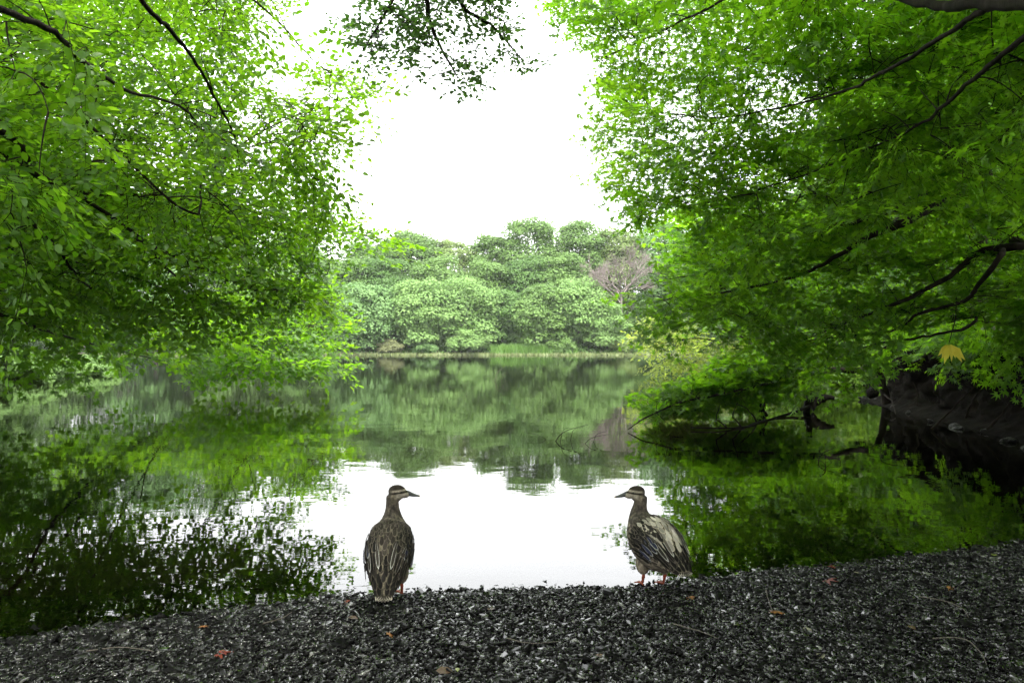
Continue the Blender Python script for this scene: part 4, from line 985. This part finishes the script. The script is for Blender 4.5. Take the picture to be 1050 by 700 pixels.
    for wi, sg in enumerate((-1, 1)):
        wb = MB(); lf = .006 + wing_lift[wi]
        coat(wb, sg * .45, sg * 1.95, s_sh - .005, s_sh - .075, .036, .044, .75, deep, edge * .6, lf)
        coat(wb, sg * .55, sg * 1.9, s_sh - .06, s_sh - .115, .052,   .062, .60, deep, edge * .5, lf + .002)
        coat(wb, sg * .95, sg * 1.85, s_sh - .105, s_sh - .13, .080, .085, .36, (.011, .012, .024), np.array(white) * .5, lf + .004, step=.9)
        coat(wb, sg * .42, sg * .85, s_sh - .115, s_sh - .135, .135, .14, .20, (.030, .025, .021), np.array(white) * .75, lf + .009, step=.55)
        coat(wb, sg * .55, sg * 1.35, s_sh - .15, s_sh - .17, .125, .13, .17, deep, (.09, .075, .06), lf + .004, step=.6)
        # under-shell that carries the feathers
        ia = np.linspace(i_of(s_sh - .19), i_of(s_sh - .0), 26).astype(int); tv = np.linspace(sg * .3, sg * 1.85, 18)
        A, B_ = np.meshgrid(ia, tv, indexing='ij'); P = surf(A.ravel(), B_.ravel()); nn = nrmz(right[A.ravel()] * (np.sin(B_.ravel()) / hw[A.ravel()])[:, None] + up[A.ravel()] * (np.cos(B_.ravel()) / hh[A.ravel()])[:, None])
        e = np.minimum(np.minimum(A - ia[0], ia[-1] - A).ravel() / 25., np.minimum(B_ - tv.min(), tv.max() - B_).ravel() * 3).clip(0, 1)
        P = P + nn * (lf * e - .002)[:, None]; q = np.arange(26 * 18).reshape(26, 18)
        FQ = np.stack([q[:-1, :-1], q[1:, :-1], q[1:, 1:], q[:-1, 1:]], -1).reshape(-1, 4); FQ = np.vstack([FQ[:, [0, 1, 2]], FQ[:, [0, 2, 3]]])
        wb.add(P, FQ, Col=np.tile(np.array(deep), (len(P), 1)))
        wb.build('wing', M_feather, root, False, world=False)
    tl = MB(); i = i_of(s_end); p0 = cen[i_of(arc[0] + .055)]
    for lay, (k, z0) in enumerate(((6, -.004), (7, .004))):
        an = np.linspace(-.42, .42, k); dv = -tan[4][None] * np.cos(an)[:, None] + np.array([[1., 0, 0]]) * np.sin(an)[:, None]
        feathers(tl, np.tile(p0 + up[4] * z0, (k, 1)), dv, np.tile(up[4], (k, 1)) + np.array([[1., 0, 0]]) * np.sin(an)[:, None] * .5, np.full(k, .078), np.full(k, .034), np.tile([.035, .029, .024], (k, 1)), np.array([[.40, .36, .29]]) * (.25 + .9 * np.abs(np.linspace(-1, 1, k)))[:, None])
    tl.build('tail', M_feather, root, False, world=False)
    # legs with webbed feet
    for fx, fy, ya in feet:
        V, F = tube([(fx, fy - .008, .085), (fx, fy - .010, .052), (fx, fy - .005, .030), (fx, fy, .012)], .0085, .0058, 8, 14)
        b = MB(); b.add(V, F); lg = b.build('leg', M_dleg, root, True, world=False)
        b = MB(); base = np.array([fx, fy, .010]); tips = []
        for ta in (-.45, 0, .45):
            tip = base + np.array([math.sin(ta + ya), math.cos(ta + ya), 0]) * (.058 if ta == 0 else .050) + (0, 0, -.006); tips.append(tip)
            V, F = tube([base, (base + tip) / 2 + (0, 0, .004), tip], .0050, .0026, 6, 8); b.add(V, F)
        V, F = tube([base, base - np.array([math.sin(ya), math.cos(ya), 0]) * .016 + (0, 0, -.003)], .0035, .002, 6, 6); b.add(V, F)
        W = np.array([base + (0, 0, .002), tips[0], (tips[0] + tips[1]) / 2 - (tips[1] - base) * .12, tips[1], (tips[1] + tips[2]) / 2 - (tips[1] - base) * .12, tips[2]])
        W2 = np.vstack([W + (0, 0, .0012), W - (0, 0, .0012)])
        WF_ = [(0, 2, 1, 1), (0, 3, 2, 2), (0, 4, 3, 3), (0, 5, 4, 4)]
        b.add(W2, np.array([(0, 3, 2, 1), (0, 5, 4, 3), (6, 7, 8, 9), (6, 9, 10, 11), (1, 2, 8, 7), (2, 3, 9, 8), (3, 4, 10, 9), (4, 5, 11, 10)]))
        b.build('foot', M_dleg, lg, False, world=False)
    return root

def duck_spot(px, py):
    p_ = on_gravel(px, py); p_[2] -= .010; return p_
#          y      z     half-w  half-h
TAB1 = [(-.235, .070, .030, .012), (-.200, .095, .046, .026), (-.155, .126, .066, .048), (-.100, .160, .086, .070), (-.040, .192, .096, .084), (.025, .226, .096, .086),
        (.076, .256, .086, .073), (.104, .284, .062, .058), (.113, .314, .042, .045), (.110, .346, .0310, .035), (.104, .378, .0275, .032), (.102, .406, .0265, .031)]
TAB2 = [(-.215, .112, .030, .012), (-.190, .124, .046, .026), (-.150, .146, .066, .048), (-.100, .172, .088, .072), (-.040, .202, .102, .086), (.022, .226, .102, .086),
        (.068, .250, .090, .075), (.096, .276, .063, .058), (.106, .303, .043, .045), (.103, .331, .0310, .035), (.096, .358, .0275, .032), (.094, .382, .0265, .031)]
p1 = duck_spot(400, 608); p2 = duck_spot(670, 598)
make_duck('brown duck at left seen from behind, head turned right', p1, rad(3), rad(-82), 1, .95, TAB1, feet=((-.045, .0, .1), (.050, .015, -.5)))
make_duck('brown duck at right with pale shoulder feathers lightened as if lit, looking left', p2, rad(26), rad(60), 2, 1.25, TAB2, feet=((-.040, .03, .3), (.045, -.01, .2)))
